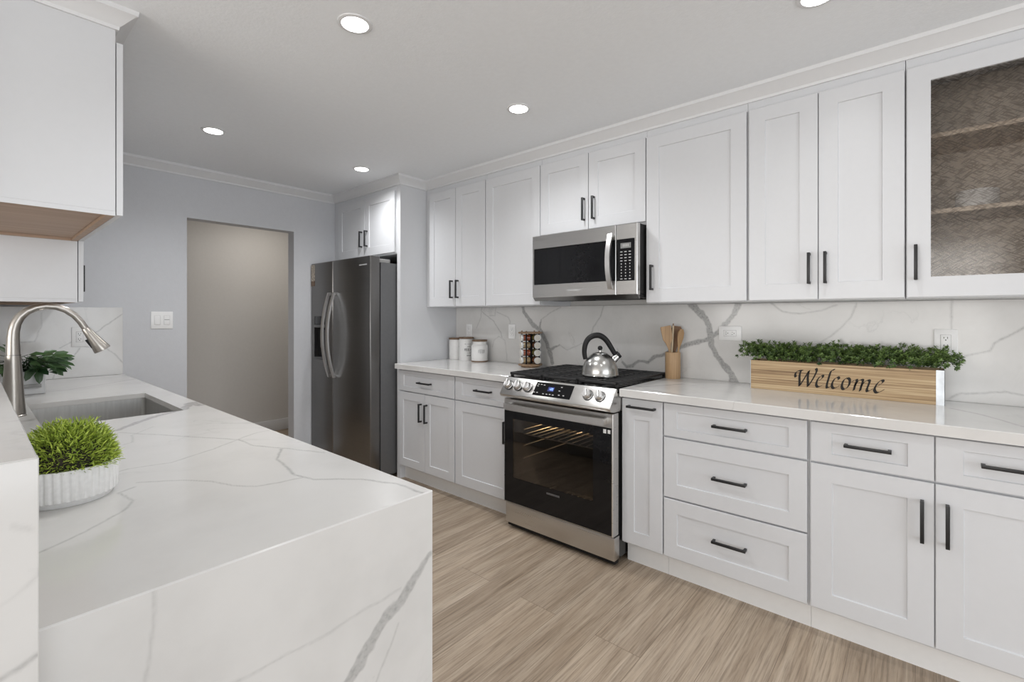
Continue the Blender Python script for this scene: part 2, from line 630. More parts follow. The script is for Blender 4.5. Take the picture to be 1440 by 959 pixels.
def bar_handle(f, a, b, length, vertical, c0):
    """square bar pull with a post at each end, standing on depth c0"""
    bm = BM()
    h = length / 2
    w = 0.0058
    out = c0 + 0.033
    if vertical:
        add_fbox(bm, f, a - w, a + w, b - h, b + h, out - 0.010, out, 0.0012)
        for s in (-1, 1):
            bb = b + s * (h - 0.006)
            add_fbox(bm, f, a - w * .9, a + w * .9, bb - 0.0055, bb + 0.0055, c0, out - 0.006, 0.0008)
    else:
        add_fbox(bm, f, a - h, a + h, b - w, b + w, out - 0.010, out, 0.0012)
        for s in (-1, 1):
            aa = a + s * (h - 0.006)
            add_fbox(bm, f, aa - 0.0055, aa + 0.0055, b - w * .9, b + w * .9, c0, out - 0.006, 0.0008)
    return bm


# ------------------------------------------------------------------ stone slabs with drawn veins
def vnoise(P, scale, seed):
    """cheap smooth value noise of 2-D points"""
    r = np.random.default_rng(seed)
    T = r.random((64, 64)) * 2 - 1
    q = P * scale
    i = np.floor(q).astype(int)
    fr = q - i
    fr = fr * fr * (3 - 2 * fr)
    x0, y0 = i[:, 0] % 64, i[:, 1] % 64
    x1, y1 = (x0 + 1) % 64, (y0 + 1) % 64
    return (T[x0, y0] * (1 - fr[:, 0]) * (1 - fr[:, 1]) + T[x1, y0] * fr[:, 0] * (1 - fr[:, 1])
            + T[x0, y1] * (1 - fr[:, 0]) * fr[:, 1] + T[x1, y1] * fr[:, 0] * fr[:, 1])


def vein_field(P, veins, soft):
    """how strongly each point of the slab is veined"""
    out = np.zeros(len(P))
    W = np.stack([vnoise(P, 28, 3) * .004 + vnoise(P, 90, 5) * .0018, vnoise(P, 28, 4) * .004 + vnoise(P, 90, 6) * .0018], 1)
    edge = vnoise(P, 55, 8)
    for pts, w, s in veins:
        pts = np.array(pts, float)
        w = np.full(len(pts), w) if np.isscalar(w) else np.array(w, float)
        Q = P + W * min(1.0, w.max() * 60 + .45)
        lo, hi = pts.min(0) - .05, pts.max(0) + .05
        sel = np.where(((Q >= lo) & (Q <= hi)).all(1))[0]
        if not len(sel):
            continue
        Qs = Q[sel]
        best = np.full(len(sel), 9.0)
        for i in range(len(pts) - 1):
            d = pts[i + 1] - pts[i]
            t = np.clip(((Qs - pts[i]) @ d) / max(d @ d, 1e-9), 0, 1)
            dist = np.linalg.norm(Qs - pts[i] - t[:, None] * d, axis=1)
            half = w[i] + (w[i + 1] - w[i]) * t
            half = half * (1 + .22 * edge[sel])
            best = np.minimum(best, (dist - half) / soft)
        v = np.clip(.5 - best * .5, 0, 1) * s
        out[sel] = np.maximum(out[sel], v)
    return out


def stone_slab(name, f, A, thick, veins, parent=None, step=0.004, hole=None, ease=0.002, origin=None):
    """a slab whose face lies on f(a, b, 0), A=(a0, a1, b0, b1); the veins run through the face"""
    a0, a1, b0, b1 = A
    e = ease
    def axis(lo, hi, marks):
        m = sorted([lo] + [k for k in marks if lo < k < hi] + [hi])
        out = []
        for p, q in zip(m, m[1:]):
            k = max(1, int(round((q - p) / step)))
            out += list(np.linspace(p, q, k, endpoint=False))
        return np.array(out + [hi])
    ga = axis(a0 + e, a1 - e, hole[:2] if hole else ())
    gb = axis(b0 + e, b1 - e, hole[2:] if hole else ())
    na, nb = len(ga), len(gb)
    AA, BB = np.meshgrid(ga, gb, indexing='ij')
    P = np.stack([AA.ravel(), BB.ravel()], 1)
    vein = vein_field(P, veins, max(step * .7, .0012)) if veins else np.zeros(len(P))
    verts = [f(a, b, 0) for a, b in P]
    faces = []
    for i in range(na - 1):
        ca = (ga[i] + ga[i + 1]) / 2
        for j in range(nb - 1):
            if hole:
                cb = (gb[j] + gb[j + 1]) / 2
                if hole[0] < ca < hole[1] and hole[2] < cb < hole[3]:
                    continue
            k = i * nb + j
            faces.append((k, k + nb, k + nb + 1, k + 1))
    ext = []
    def ring(q, c):
        base = len(verts)
        for a, b in ((q[0], q[2]), (q[1], q[2]), (q[1], q[3]), (q[0], q[3])):
            verts.append(f(a, b, c))
            ext.append(0.0)
        return [base + k for k in range(4)]
    r0 = ring((a0 + e, a1 - e, b0 + e, b1 - e), 0)
    r1 = ring(A, -e)
    r2 = ring(A, -thick)
    for p, q in ((r0, r1), (r1, r2)):
        for k in range(4):
            faces.append((p[k], q[k], q[(k + 1) % 4], p[(k + 1) % 4]))
    if hole:
        h0, h1 = ring(hole, 0), ring(hole, -thick)
        for k in range(4):
            faces.append((h0[k], h0[(k + 1) % 4], h1[(k + 1) % 4], h1[k]))
            faces.append((r2[k], h1[k], h1[(k + 1) % 4], r2[(k + 1) % 4]))
    else:
        faces.append(tuple(r2[::-1]))
    me = bpy.data.meshes.new(name)
    me.from_pydata(verts, [], faces)
    at = me.attributes.new('vein', 'FLOAT', 'POINT')
    at.data.foreach_set('value', np.concatenate([vein, np.array(ext)]).astype(np.float32))
    me.materials.append(M['stone'])
    # outward normals
    me.update()
    v0 = Vector(f(a0, b0, 0)); v1 = Vector(f(a0, b0, 1.0))
    if me.polygons[0].normal.dot(v1 - v0) < 0:
        me.flip_normals()
    return obj(name, me, None, parent, origin)


# ------------------------------------------------------------------ leaves
def leaf_mesh(name, leaves, mat, fold=0.25):
    """leaves: (base point, direction, normal, length, width, tint); each one a folded blade with a pointed tip"""
    V, F, T = [], [], []
    for p, d, n, ln, w, t in leaves:
        p, d, n = Vector(p), Vector(d).normalized(), Vector(n)
        s = d.cross(n)
        if s.length < 1e-4:
            s = frame_of(d)[0]
        s.normalize()
        n = s.cross(d).normalized()
        k = len(V)
        up = n * (w * fold)
        V += [p, p + d * (ln * .38) + s * (w * .5) + up, p + d * (ln * .42), p + d * (ln * .38) - s * (w * .5) + up, p + d * (ln * .78) + s * (w * .33) + up * .5 - n * (ln * .05), p + d * (ln * .78) - s * (w * .33) + up * .5 - n * (ln * .05), p + d * ln - n * (ln * .12)]
        F += [(k, k + 1, k + 2), (k, k + 2, k + 3), (k + 1, k + 4, k + 2), (k + 2, k + 5, k + 3), (k + 2, k + 4, k + 6), (k + 2, k + 6, k + 5)]
        T += [t] * 7
    me = bpy.data.meshes.new(name)
    me.from_pydata([tuple(v) for v in V], [], F)
    at = me.attributes.new('tint', 'FLOAT', 'POINT')
    at.data.foreach_set('value', np.array(T, np.float32))
    for p in me.polygons:
        p.use_smooth = True
    me.materials.append(mat)
    return me

# ================================================================== the room
ZC = 2.45            # ceiling
YB = 4.24            # back wall
XW = 2.92            # right wall
XB, XD = 2.2975, 2.2775      # base cabinet frame and door planes
XUF, XU = 2.5657, 2.5457     # wall cabinet frame and door planes
XS = 2.90            # face of the stone splashback

struct('floor', box(-3.4, 3.2, -3.2, 6.0, -0.06, 0.0), M['floor'])
struct('ceiling', box(-3.4, 3.2, -3.2, 6.0, ZC, ZC + 0.08), M['ceiling'])
struct('wall_right', box(XW, XW + 0.12, -3.0, 5.8, 0, ZC), M['room'])
bm = add_box(BM(), -3.3, 1.095, YB, YB + .115, 0, ZC)
add_box(bm, 1.908, XW, YB, YB + .115, 0, ZC)
add_box(bm, 1.095, 1.908, YB, YB + .115, 2.066, ZC)
struct('wall_back', bm, M['wall'])
bm = add_box(BM(), -0.13, -0.006, 3.26, YB, 0, ZC)
add_box(bm, -0.13, -0.006, 2.24, 3.26, 1.69, ZC)
struct('wall_left', bm, M['room'])
bm = add_plate_hole(BM(), face_px(-3.3), (-3.0, YB, 0, ZC), (-0.8, 3.0, 0.5, 2.28), -0.1, 0.0, 0.0)
struct('wall_west', bm, M['room'])
bm = add_plate_hole(BM(), lambda a, b, c: (a, -3.0 + c, b), (-3.3, XW, 0, ZC), (-1.5, 1.9, 0.02, 2.25), -0.1, 0.0, 0.0)
struct('wall_rear', bm, M['room'])
# the hallway behind the opening
struct('wall_hallway', box(0.1, XW, 5.62, 5.72, 0, ZC), M['hall'])
struct('wall_hallway_side', box(0.0, 0.1, YB + 0.115, 5.72, 0, ZC), M['hall'])
bm = add_box(BM(), 0.1, XW, 5.606, 5.62, 0, 0.125, 0.003)
struct('baseboard_hallway', bm, M['trim'])
struct('baseboard_back', box(1.908, 2.28, YB - 0.014, YB, 0, 0.11, 0.003), M['trim'])
# frames of the daylight openings (behind the camera and in the dining room)
for nm, f, H, n in (('window_1', face_px(-3.36), (-0.8, 3.0, 0.5, 2.28), 4), ('window_2', lambda a, b, c: (a, -3.06 + c, b), (-1.5, 1.9, 0.02, 2.25), 2)):
    bm = add_plate_hole(BM(), f, H, (H[0] + .06, H[1] - .06, H[2] + .06, H[3] - .06), -0.02, 0.03, 0.002)
    for k in range(1, n):
        a = H[0] + (H[1] - H[0]) * k / n
        add_fbox(bm, f, a - .03, a + .03, H[2] + .06, H[3] - .06, -0.02, 0.03)
    struct(nm, bm, M['trim'])

# crown moulding, one run mitred round the room
PROFILE = [(0.0, 2.380), (0.009, 2.380), (0.011, 2.392), (0.018, 2.398), (0.050, 2.430), (0.058, 2.433), (0.060, 2.4499), (0.0, 2.4499)]
PATH = [(XUF, -0.46), (XUF, 3.2), (XB, 3.2), (XB, YB - .0), (0.36, YB), (0.36, 2.27), (-0.006, 2.27)]


def crown(name, i):
    """the piece between PATH[i] and PATH[i + 1]"""
    def nrm(k):
        a, b = Vector(PATH[k]), Vector(PATH[k + 1])
        d = (b - a).normalized()
        return Vector((-d.y, d.x))

    def at(k, off):
        p = Vector(PATH[k])
        ns = [nrm(j) for j in (k - 1, k) if 0 <= j < len(PATH) - 1]
        if len(ns) == 1:
            return p + ns[0] * off
        m = (ns[0] + ns[1])
        return p + m * (off / (1 + ns[0].dot(ns[1])))
    bm = BM()
    A, B = [], []
    for off, z in PROFILE:
        pa, pb = at(i, off), at(i + 1, off)
        A.append(bm.verts.new((pa.x, pa.y, z)))
        B.append(bm.verts.new((pb.x, pb.y, z)))
    n = len(A)
    for k in range(n):
        bm.faces.new((A[k], A[(k + 1) % n], B[(k + 1) % n], B[k]))
    bm.faces.new(A)
    bm.faces.new(B[::-1])
    return struct(name, bm, M['trim'])


for k, i in enumerate(range(6)):
    crown('trim_%d' % (k + 1), i)

# ================================================================== stone
V_BACK = [
  ( [(2.415, 1.396), (2.398, 1.351), (2.352, 1.29), (2.287, 1.235), (2.237, 1.206), (2.2, 1.152), (2.169, 1.095), (2.139, 1.028), (2.121, 0.962)] , [0.013, 0.016, 0.017, 0.018, 0.017, 0.018, 0.02, 0.018, 0.016] , 1 ),
  ( [(2.243, 1.216), (2.234, 1.265), (2.227, 1.285)] , [0.012, 0.006, 0.003] , 1 ),
  ( [(2.227, 1.285), (2.152, 1.334), (2.044, 1.381)] , 0.003 , 0.6 ),
  ( [(2.152, 1.057), (2.103, 1.078), (2.055, 1.099)] , [0.012, 0.009, 0.006] , 1 ),
  ( [(2.055, 1.099), (1.986, 1.065), (1.854, 1.118)] , 0.003 , 0.6 ),
  ( [(1.67, 1.416), (1.705, 1.312), (1.763, 1.238), (1.778, 1.192)] , 0.0035 , 0.7 ),
  ( [(1.538, 1.003), (1.509, 0.975), (1.462, 0.987), (1.417, 1.019), (1.353, 1.019), (1.302, 1.055), (1.25, 1.071), (1.138, 1.123), (1.061, 1.151), (0.981, 1.175), (0.956, 1.197)] , [0.008, 0.01, 0.011, 0.011, 0.011, 0.011, 0.011, 0.012, 0.013, 0.013, 0.012] , 1 ),
  ( [(1.538, 1.003), (1.549, 1.05), (1.576, 1.095)] , 0.003 , 0.5 ),
  ( [(1.078, 1.396), (1.029, 1.34), (0.992, 1.302), (0.969, 1.249), (0.961, 1.202), (0.956, 1.16), (0.93, 1.092), (0.885, 1.032), (0.845, 0.984), (0.821, 0.916)] , [0.02, 0.021, 0.019, 0.017, 0.018, 0.016, 0.013, 0.014, 0.02, 0.026] , 1 ),
  ( [(0.796, 1.399), (0.831, 1.323), (0.87, 1.272), (0.915, 1.224), (0.956, 1.191)] , [0.017, 0.017, 0.014, 0.012, 0.012] , 1 ),
  ( [(0.642, 1.392), (0.579, 1.339), (0.498, 1.327), (0.409, 1.344), (0.335, 1.372)] , 0.0035 , 0.7 ),
  ( [(0.254, 1.381), (0.28, 1.305), (0.317, 1.256), (0.362, 1.21), (0.418, 1.17)] , 0.003 , 0.7 ),
  ( [(-0.093, 1.388), (-0.094, 1.297), (-0.091, 1.257), (-0.073, 1.138)] , 0.003 , 0.7 ),
  ( [(-0.325, 1.276), (-0.225, 1.199), (-0.212, 1.166), (-0.123, 1.132), (-0.0, 1.094)] , 0.003 , 0.75 ),
  ( [(-0.087, 0.945), (-0.123, 0.973), (-0.192, 0.98), (-0.258, 0.994), (-0.314, 0.984)] , 0.003 , 0.75 ),
  ( [(2.868, 1.403), (2.879, 1.303), (2.935, 1.21)] , 0.004 , 0.6 ),
  ( [(2.863, 1.349), (2.723, 1.266), (2.65, 1.178), (2.635, 1.14)] , 0.004 , 0.6 ),
  ( [(2.701, 1.4), (2.712, 1.318), (2.784, 1.315)] , 0.0035 , 0.5 ),
  ( [(2.691, 1.348), (2.564, 1.304), (2.543, 1.268), (2.556, 1.224)] , 0.0035 , 0.5 ),
  ( [(2.742, 1.056), (2.726, 1.109), (2.671, 1.148), (2.603, 1.113), (2.577, 0.953)] , 0.0035 , 0.5 ),
]
V_TOP = [
  ( [(0.744, 2.478), (0.688, 2.492), (0.686, 2.587), (0.614, 2.426), (0.495, 2.345), (0.423, 2.266), (0.348, 2.163), (0.289, 2.143)] , [0.01, 0.018, 0.022, 0.016, 0.012, 0.012, 0.01, 0.006] , 0.8 ),
  ( [(0.341, 2.122), (0.385, 2.051), (0.438, 1.961), (0.51, 1.828), (0.585, 1.703), (0.589, 1.586), (0.643, 1.472), (0.697, 1.346)] , 0.0025 , 0.75 ),
  ( [(0.281, 1.601), (0.371, 1.577), (0.495, 1.642), (0.65, 1.751), (0.704, 1.758)] , 0.0022 , 0.65 ),
  ( [(0.631, 1.486), (0.576, 1.385), (0.548, 1.219), (0.568, 1.145), (0.643, 1.059), (0.684, 0.962), (0.686, 0.86)] , 0.003 , 0.8 ),
  ( [(0.561, 1.178), (0.453, 1.202), (0.417, 1.253), (0.393, 1.324), (0.351, 1.384), (0.272, 1.451)] , 0.0022 , 0.7 ),
  ( [(0.067, 1.143), (0.083, 1.153), (0.151, 1.201), (0.211, 1.26), (0.24, 1.315), (0.226, 1.398), (0.26, 1.418)] , 0.0022 , 0.7 ),
  ( [(0.226, 1.571), (0.281, 1.601)] , 0.003 , 0.6 ),
  ( [(0.276, 1.882), (0.347, 1.924), (0.368, 2.038), (0.446, 2.138)] , 0.002 , 0.5 ),
  ( [(0.18, 3.515), (0.366, 3.551), (0.582, 3.724), (0.728, 3.856)] , 0.004 , 0.6 ),
]
V_FALL = [
  ( [(0.181, 0.917), (0.181, 0.876), (0.177, 0.819), (0.17, 0.779), (0.159, 0.732)] , 0.0016 , 0.42 ),
  ( [(0.709, 0.764), (0.657, 0.726), (0.624, 0.693), (0.585, 0.678), (0.548, 0.639), (0.519, 0.604), (0.499, 0.585), (0.425, 0.522)] , [0.006, 0.01, 0.012, 0.015, 0.014, 0.013, 0.013, 0.013] , 0.72 ),
  ( [(0.624, 0.72), (0.526, 0.713), (0.46, 0.705), (0.379, 0.708), (0.307, 0.705), (0.24, 0.709)] , 0.0016 , 0.42 ),
  ( [(0.616, 0.644), (0.562, 0.551), (0.538, 0.504)] , 0.0016 , 0.5 ),
]
V_LEDGE = [
  ( [(0.018, 0.904), (0.024, 0.904), (0.038, 0.908), (0.054, 0.918)] , 0.002 , 0.7 ),
  ( [(0.035, 1.076), (0.049, 1.067)] , 0.003 , 0.25 ),
]
V_END = [
  ( [(0.718, 1.337), (0.66, 1.288), (0.581, 1.216), (0.448, 1.149), (0.39, 1.108)] , 0.0035 , 0.6 ),
  ( [(0.718, 0.979), (0.66, 1.057), (0.615, 1.096), (0.513, 1.109)] , 0.0035 , 0.6 ),
  ( [(0.487, 1.103), (0.435, 1.019), (0.375, 0.969), (0.352, 0.902)] , 0.0035 , 0.6 ),
  ( [(0.304, 1.335), (0.304, 1.256), (0.274, 1.156), (0.21, 1.15)] , 0.0035 , 0.5 ),
]
V_COUNTER = [
  ( [(2.406, 1.233), (2.379, 1.145), (2.52, 1.074), (2.628, 1.021)] , 0.008 , 0.7 ),
  ( [(2.315, 1.105), (2.305, 1.046), (2.278, 0.941), (2.229, 0.783)] , 0.006 , 0.6 ),
  ( [(2.668, -0.08), (2.575, -0.166), (2.391, -0.259)] , 0.006 , 0.6 ),
  ( [(2.208, 1.054), (2.202, 1.029)] , 0.01 , 0.7 ),
  ( [(2.219, 0.945), (2.21, 0.924)] , 0.009 , 0.7 ),
]

o = stone_slab('backsplash', face_mx(XS), (-0.43, 3.198, 0.9352, 1.3875), 0.0195, V_BACK, None, 0.0045, None, 0.0005, origin=(XS, 1.4, 0.935))
tag(o, 'grey-veined white quartz backsplash on the wall behind the range and planter', 'backsplash')
o = stone_slab('backsplash', face_my(4.22), (0.002, 0.709, 0.9105, 1.374), 0.0195, V_END, None, 0.004, None, 0.001, origin=(0.35, 4.22, 0.911))
tag(o, 'small quartz backsplash on the blue-grey wall at the end of the sink counter', 'backsplash')

# counter left and right of the range
o = stone_slab('countertop', lambda a, b, c: (a, b, 0.935 + c), (2.2425, 2.8995, -0.43, 1.206), 0.04, V_COUNTER, None, 0.006, None, 0.003, origin=(2.57, 0.4, 0.895))
tag(o, 'long white quartz countertop under the welcome planter', 'countertop')
o = stone_slab('countertop', lambda a, b, c: (a, b, 0.935 + c), (2.2425, 2.8995, 1.986, 3.1985), 0.04, [], None, 0.05, None, 0.003, origin=(2.57, 2.6, 0.895))
tag(o, 'short white quartz countertop under the canisters and spice carousel', 'countertop')

# peninsula with waterfall end and sink cut-out
pen = thing('peninsula_countertop', 'white quartz peninsula countertop with waterfall end and sink cut-out', 'countertop', (0.38, 2.0, 0.0))
SINK = (0.178, 0.612, 2.412, 3.10)
stone_slab('top_slab', lambda a, b, c: (a, b, 0.91 + c), (0.057, 0.7125, 0.8675, 4.2195), 0.024, V_TOP, pen, 0.004, SINK, 0.0015)
stone_slab('waterfall_panel', face_my(0.866), (0.057, 0.713, 0.001, 0.9092), 0.04, V_FALL, pen, 0.0034, None, 0.0015)

hw = thing('half_wall', 'stone-capped half wall with raised bar ledge at the photo\'s lower left', 'half wall', (0.0, 2.0, 0.0))
obj('wall_core', box(-0.10, 0.052, 0.812, 3.255, 0, 1.109), M['room'], hw)
stone_slab('ledge_slab', lambda a, b, c: (a, b, 1.15 + c), (-0.128, 0.0547, 0.7925, 3.255), 0.04, [], hw, 0.02, None, 0.0015)
stone_slab('end_panel', face_my(0.79), (-0.1285, 0.055, 0.001, 1.1492), 0.02, V_LEDGE, hw, 0.0035, None, 0.001)

# ================================================================== cabinets
CAB = 'cabinet'


def front(parent, name, f, a0, a1, b0, b1, stile, rail, handle=None, top=None, bot=None):
    """a shaker front with its bar pull; handle = (across, height, length, vertical)"""
    d = obj(name, add_shaker(BM(), f, a0, a1, b0, b1, stile, rail, top=top, bot=bot), M['cabinet'], parent)
    if handle:
        obj('handle', bar_handle(f, *handle, 0.02), M['handle'], d)
    return d


def base_cabinet(label, y0, y1, group='white shaker base cabinets'):
    t = thing('base_cabinet', label, CAB, (2.6, (y0 + y1) / 2, 0), group)
    obj('carcass', box(XB, 2.915, y0, y1, 0.112, 0.893, 0.001, 1), M['cabinet'], t)
    obj('toe_kick', box(2.345, 2.363, y0, y1, 0.0, 0.1115), M['toe'], t)
    return t


FB = face_mx(XB)
t = base_cabinet('white base cabinet with one drawer over two doors beside the fridge', 2.5245, 3.1985)
front(t, 'drawer', FB, 2.530, 3.197, 0.722, 0.8835, 0.070, 0.036, (2.855, 0.803, 0.15, False))
front(t, 'door', FB, 2.868, 3.197, 0.1242, 0.714, 0.062, 0.062, (2.902, 0.574, 0.142, True))
front(t, 'door', FB, 2.530, 2.864, 0.1242, 0.714, 0.062, 0.062, (2.834, 0.574, 0.142, True))
t = base_cabinet('white base cabinet with one drawer over one door against the range', 1.990, 2.5235)
front(t, 'drawer', FB, 1.993, 2.520, 0.722, 0.8835, 0.070, 0.036, (2.233, 0.81, 0.15, False))
front(t, 'door', FB, 1.993, 2.520, 0.1242, 0.714, 0.070, 0.068, (2.034, 0.566, 0.142, True))
t = base_cabinet('narrow white pull-out base cabinet just past the range', 0.9835, 1.2105)
front(t, 'pull_out_front', FB, 0.987, 1.2095, 0.1242, 0.8835, 0.068, 0.068, (1.095, 0.845, 0.152, False), 0.105)
t = base_cabinet('white base cabinet of three stacked drawers below the planter', 0.3615, 0.9825)
front(t, 'drawer', FB, 0.366, 0.980, 0.722, 0.8835, 0.066, 0.038, (0.667, 0.8075, 0.147, False))
front(t, 'drawer', FB, 0.366, 0.980, 0.420, 0.714, 0.066, 0.068, (0.668, 0.565, 0.147, False))
front(t, 'drawer', FB, 0.366, 0.980, 0.1242, 0.412, 0.066, 0.068, (0.668, 0.275, 0.147, False))
t = base_cabinet('wide white base cabinet with two drawers over two doors at the photo\'s right edge', -0.415, 0.3605)
front(t, 'drawer', FB, -0.0265, 0.353, 0.722, 0.8835, 0.072, 0.038, (0.165, 0.808, 0.147, False))
front(t, 'drawer', FB, -0.412, -0.0305, 0.722, 0.8835, 0.072, 0.038, (-0.219, 0.808, 0.147, False))
front(t, 'door', FB, -0.0265, 0.353, 0.1242, 0.714, 0.073, 0.070, (0.006, 0.575, 0.15, True))
front(t, 'door', FB, -0.412, -0.0305, 0.1242, 0.714, 0.073, 0.070, (-0.062, 0.575, 0.15, True))

GW = 'white shaker wall cabinets'


def wall_cabinet(label, y0, y1, z0, xf=XUF):
    t = thing('wall_cabinet', label, CAB, (2.75, (y0 + y1) / 2, z0), GW)
    obj('carcass', box(xf, 2.9185, y0, y1, z0, 2.392, 0.001, 1), M['cabinet'], t)
    return t


FU = face_mx(XUF)
ZD0, ZD1 = 1.3928, 2.3367
t = wall_cabinet('white double-door wall cabinet above the canisters', 2.4815, 3.1985, 1.389)
front(t, 'door', FU, 2.8165, 3.141, ZD0, ZD1, 0.062, 0.07, (2.849, 1.528, 0.143, True), None, 0.077)
front(t, 'door', FU, 2.486, 2.8125, ZD0, ZD1, 0.066, 0.07, (2.781, 1.528, 0.143, True), None, 0.077)
t = wall_cabinet('white single-door wall cabinet between the microwave and the canister cabinet', 1.9645, 2.4805, 1.389)
front(t, 'door', FU, 1.967, 2.478, ZD0, ZD1, 0.072, 0.07, (1.997, 1.528, 0.143, True), None, 0.077)
t = wall_cabinet('short white double-door wall cabinet above the microwave', 1.2035, 1.9635, 1.842)
front(t, 'door', FU, 1.5865, 1.961, 1.859, ZD1, 0.066, 0.07, (1.612, 1.985, 0.143, True), None, 0.072)
front(t, 'door', FU, 1.205, 1.5825, 1.859, ZD1, 0.066, 0.07, (1.541, 1.985, 0.143, True), None, 0.072)
t = wall_cabinet('white single-door wall cabinet above the utensil crock', 0.6665, 1.2025, 1.389)
front(t, 'door', FU, 0.669, 1.199, ZD0, ZD1, 0.074, 0.07, (1.161, 1.533, 0.143, True), None, 0.077)
t = wall_cabinet('white double-door wall cabinet above the welcome planter', 0.0595, 0.6655, 1.389)
front(t, 'door', FU, 0.367, 0.657, ZD0, ZD1, 0.072, 0.068, (0.399, 1.535, 0.143, True), None, 0.075)
front(t, 'door', FU, 0.062, 0.3632, ZD0, ZD1, 0.072, 0.068, (0.336, 1.535, 0.143, True), None, 0.075)

# the glass-fronted cabinet is hollow, with two shelves
t = thing('wall_cabinet', 'white wall cabinet with cross-hatched glass door at the photo\'s right edge', CAB, (2.75, -0.2, 1.389), GW)
y0, y1 = -0.46, 0.0575
bm = add_plate_hole(BM(), FU, (y0, y1, 1.389, 2.392), (y0 + .035, y1 - .035, 1.43, 2.335), -0.018, 0.0, 0.001)
for q in ((XUF + .0185, 2.9185, y0, y0 + .016, 1.389, 2.392), (XUF + .0185, 2.9185, y1 - .016, y1, 1.389, 2.392), (XUF + .0185, 2.9185, y0 + .0165, y1 - .0165, 1.389, 1.405), (XUF + .0185, 2.9185, y0 + .0165, y1 - .0165, 2.376, 2.392)):
    add_box(bm, *q)
carc = obj('carcass', bm, M['cabinet'], t)
bm = BM()
for q in ((2.908, 2.9180, y0 + .018, y1 - .018, 1.408, 2.374), (XUF + .02, 2.906, y0 + .0165, y0 + .0185, 1.408, 2.374), (XUF + .02, 2.906, y1 - .0185, y1 - .0165, 1.408, 2.374), (XUF + .02, 2.906, y0 + .02, y1 - .02, 1.4055, 1.4075)):
    add_box(bm, *q)
obj('wood_lining', bm, M['inside'], t)
for z in (1.735, 2.047):
    obj('shelf', box(2.605, 2.906, y0 + .02, y1 - .02, z, z + 0.018, 0.001, 1), M['shelf_edge'], t)
bm = add_plate_hole(BM(), FU, (-0.457, 0.055, ZD0, ZD1), (-0.382, -0.020, 1.475, 2.268), 0.0005, 0.02, 0.002)
d = obj('door', bm, M['cabinet'], t)
obj('glass_pane', box(XUF - .012, XUF - .008, -0.3855, -0.0165, 1.4715, 2.2715), M['reed_glass'], d)
obj('handle', bar_handle(FU, 0.026, 1.535, 0.143, True, 0.02), M['handle'], d)

# fridge surround
o = obj('end_panel', box(2.2985, 2.919, 3.2005, 3.2445, 0.0, 2.392, 0.001, 1), M['cabinet'], None, (2.6, 3.22, 0))
tag(o, 'tall white end panel standing between fridge and canister counter', 'panel')
t = thing('wall_cabinet', 'deep white double-door cabinet over the fridge', CAB, (2.6, 3.74, 1.83), GW)
obj('carcass', box(XB, 2.9185, 3.2455, YB - .001, 1.822, 2.392, 0.001, 1), M['cabinet'], t)
front(t, 'door', FB, 3.254, 3.692, 1.836, ZD1, 0.066, 0.066, (3.652, 1.987, 0.14, True), None, 0.072)
front(t, 'door', FB, 3.697, 4.141, 1.836, ZD1, 0.066, 0.066, (3.735, 1.987, 0.14, True), None, 0.072)


# wall cabinets over the sink, wooden underneath
def sink_cabinet(label, y0, y1, z0, doors):
    t = thing('wall_cabinet', label, CAB, (0.18, (y0 + y1) / 2, z0), GW)
    obj('carcass', box(-0.004, 0.36, y0, y1, z0 + 0.0165, 2.392, 0.001, 1), M['cabinet'], t)
    bm = add_box(BM(), 0.0, 0.334, y0 + .019, y1 - .019, z0 + .0125, z0 + .0160)
    for q in ((0.335, 0.3585, y0 + .0015, y1 - .001), (-0.003, 0.334, y1 - .018, y1 - .001), (-0.003, 0.0, y0 + .019, y1 - .019)):
        add_box(bm, q[0], q[1], q[2], q[3], z0 + .0005, z0 + .0160)
    obj('wooden_underside', bm, M['ply'], t)
    obj('side_skirt', box(-0.004, 0.36, y0, y0 + .0012, z0, z0 + .0165), M['cabinet'], t)
    f = face_px(0.363)
    for a0, a1, h in doors:
        front(t, 'door', f, a0, a1, z0 + .004, ZD1, 0.066, 0.07, (h, z0 + .135, 0.143, True), None, 0.075)
    return t


sink_cabinet('white wall cabinet with raised wooden underside nearest the camera above the sink', 2.27, 3.1985, 1.689, ((2.2725, 2.731, 2.70), (2.735, 3.196, 2.765)))
sink_cabinet('taller white wall cabinet against the blue-grey back wall beyond the faucet', 3.2005, YB - .003, 1.384, ((3.203, 3.468, 3.437), (3.472, YB - .006, 3.51)))

# cabinets under the peninsula, facing the range
t = thing('base_cabinet', 'white base cabinets under the peninsula countertop facing the range', CAB, (0.38, 2.5, 0))
obj('carcass', add_plate_hole(BM(), lambda a, b, c: (a, b, 0.112 + c), (0.06, 0.672, 0.912, 4.215), (0.10, 0.652, 2.30, 3.20), 0.0, 0.757, 0.001), M['cabinet'], t)
obj('toe_kick', box(0.60, 0.62, 0.912, 4.215, 0, 0.1115), M['cabinet'], t)
FP = face_px(0.672)
ys = [0.93, 1.48, 2.03, 2.41, 2.79, 3.17, 3.69, 4.20]
for a, b in zip(ys, ys[1:]):
    front(t, 'drawer', FP, a + .002, b - .002, 0.70, 0.858, 0.066, 0.036, ((a + b) / 2, 0.78, 0.15, False))
    front(t, 'door', FP, a + .002, b - .002, 0.1242, 0.694, 0.066, 0.066, (a + .04, 0.575, 0.15, True))

# ================================================================== sink and faucet
def rrect(bm, x0, x1, y0, y1, z, r, n=6):
    out = []
    for cx, cy, a0 in ((x1 - r, y1 - r, 0), (x0 + r, y1 - r, 90), (x0 + r, y0 + r, 180), (x1 - r, y0 + r, 270)):
        for k in range(n + 1):
            a = math.radians(a0 + 90 * k / n)
            out.append(bm.verts.new((cx + r * math.cos(a), cy + r * math.sin(a), z)))
    return out


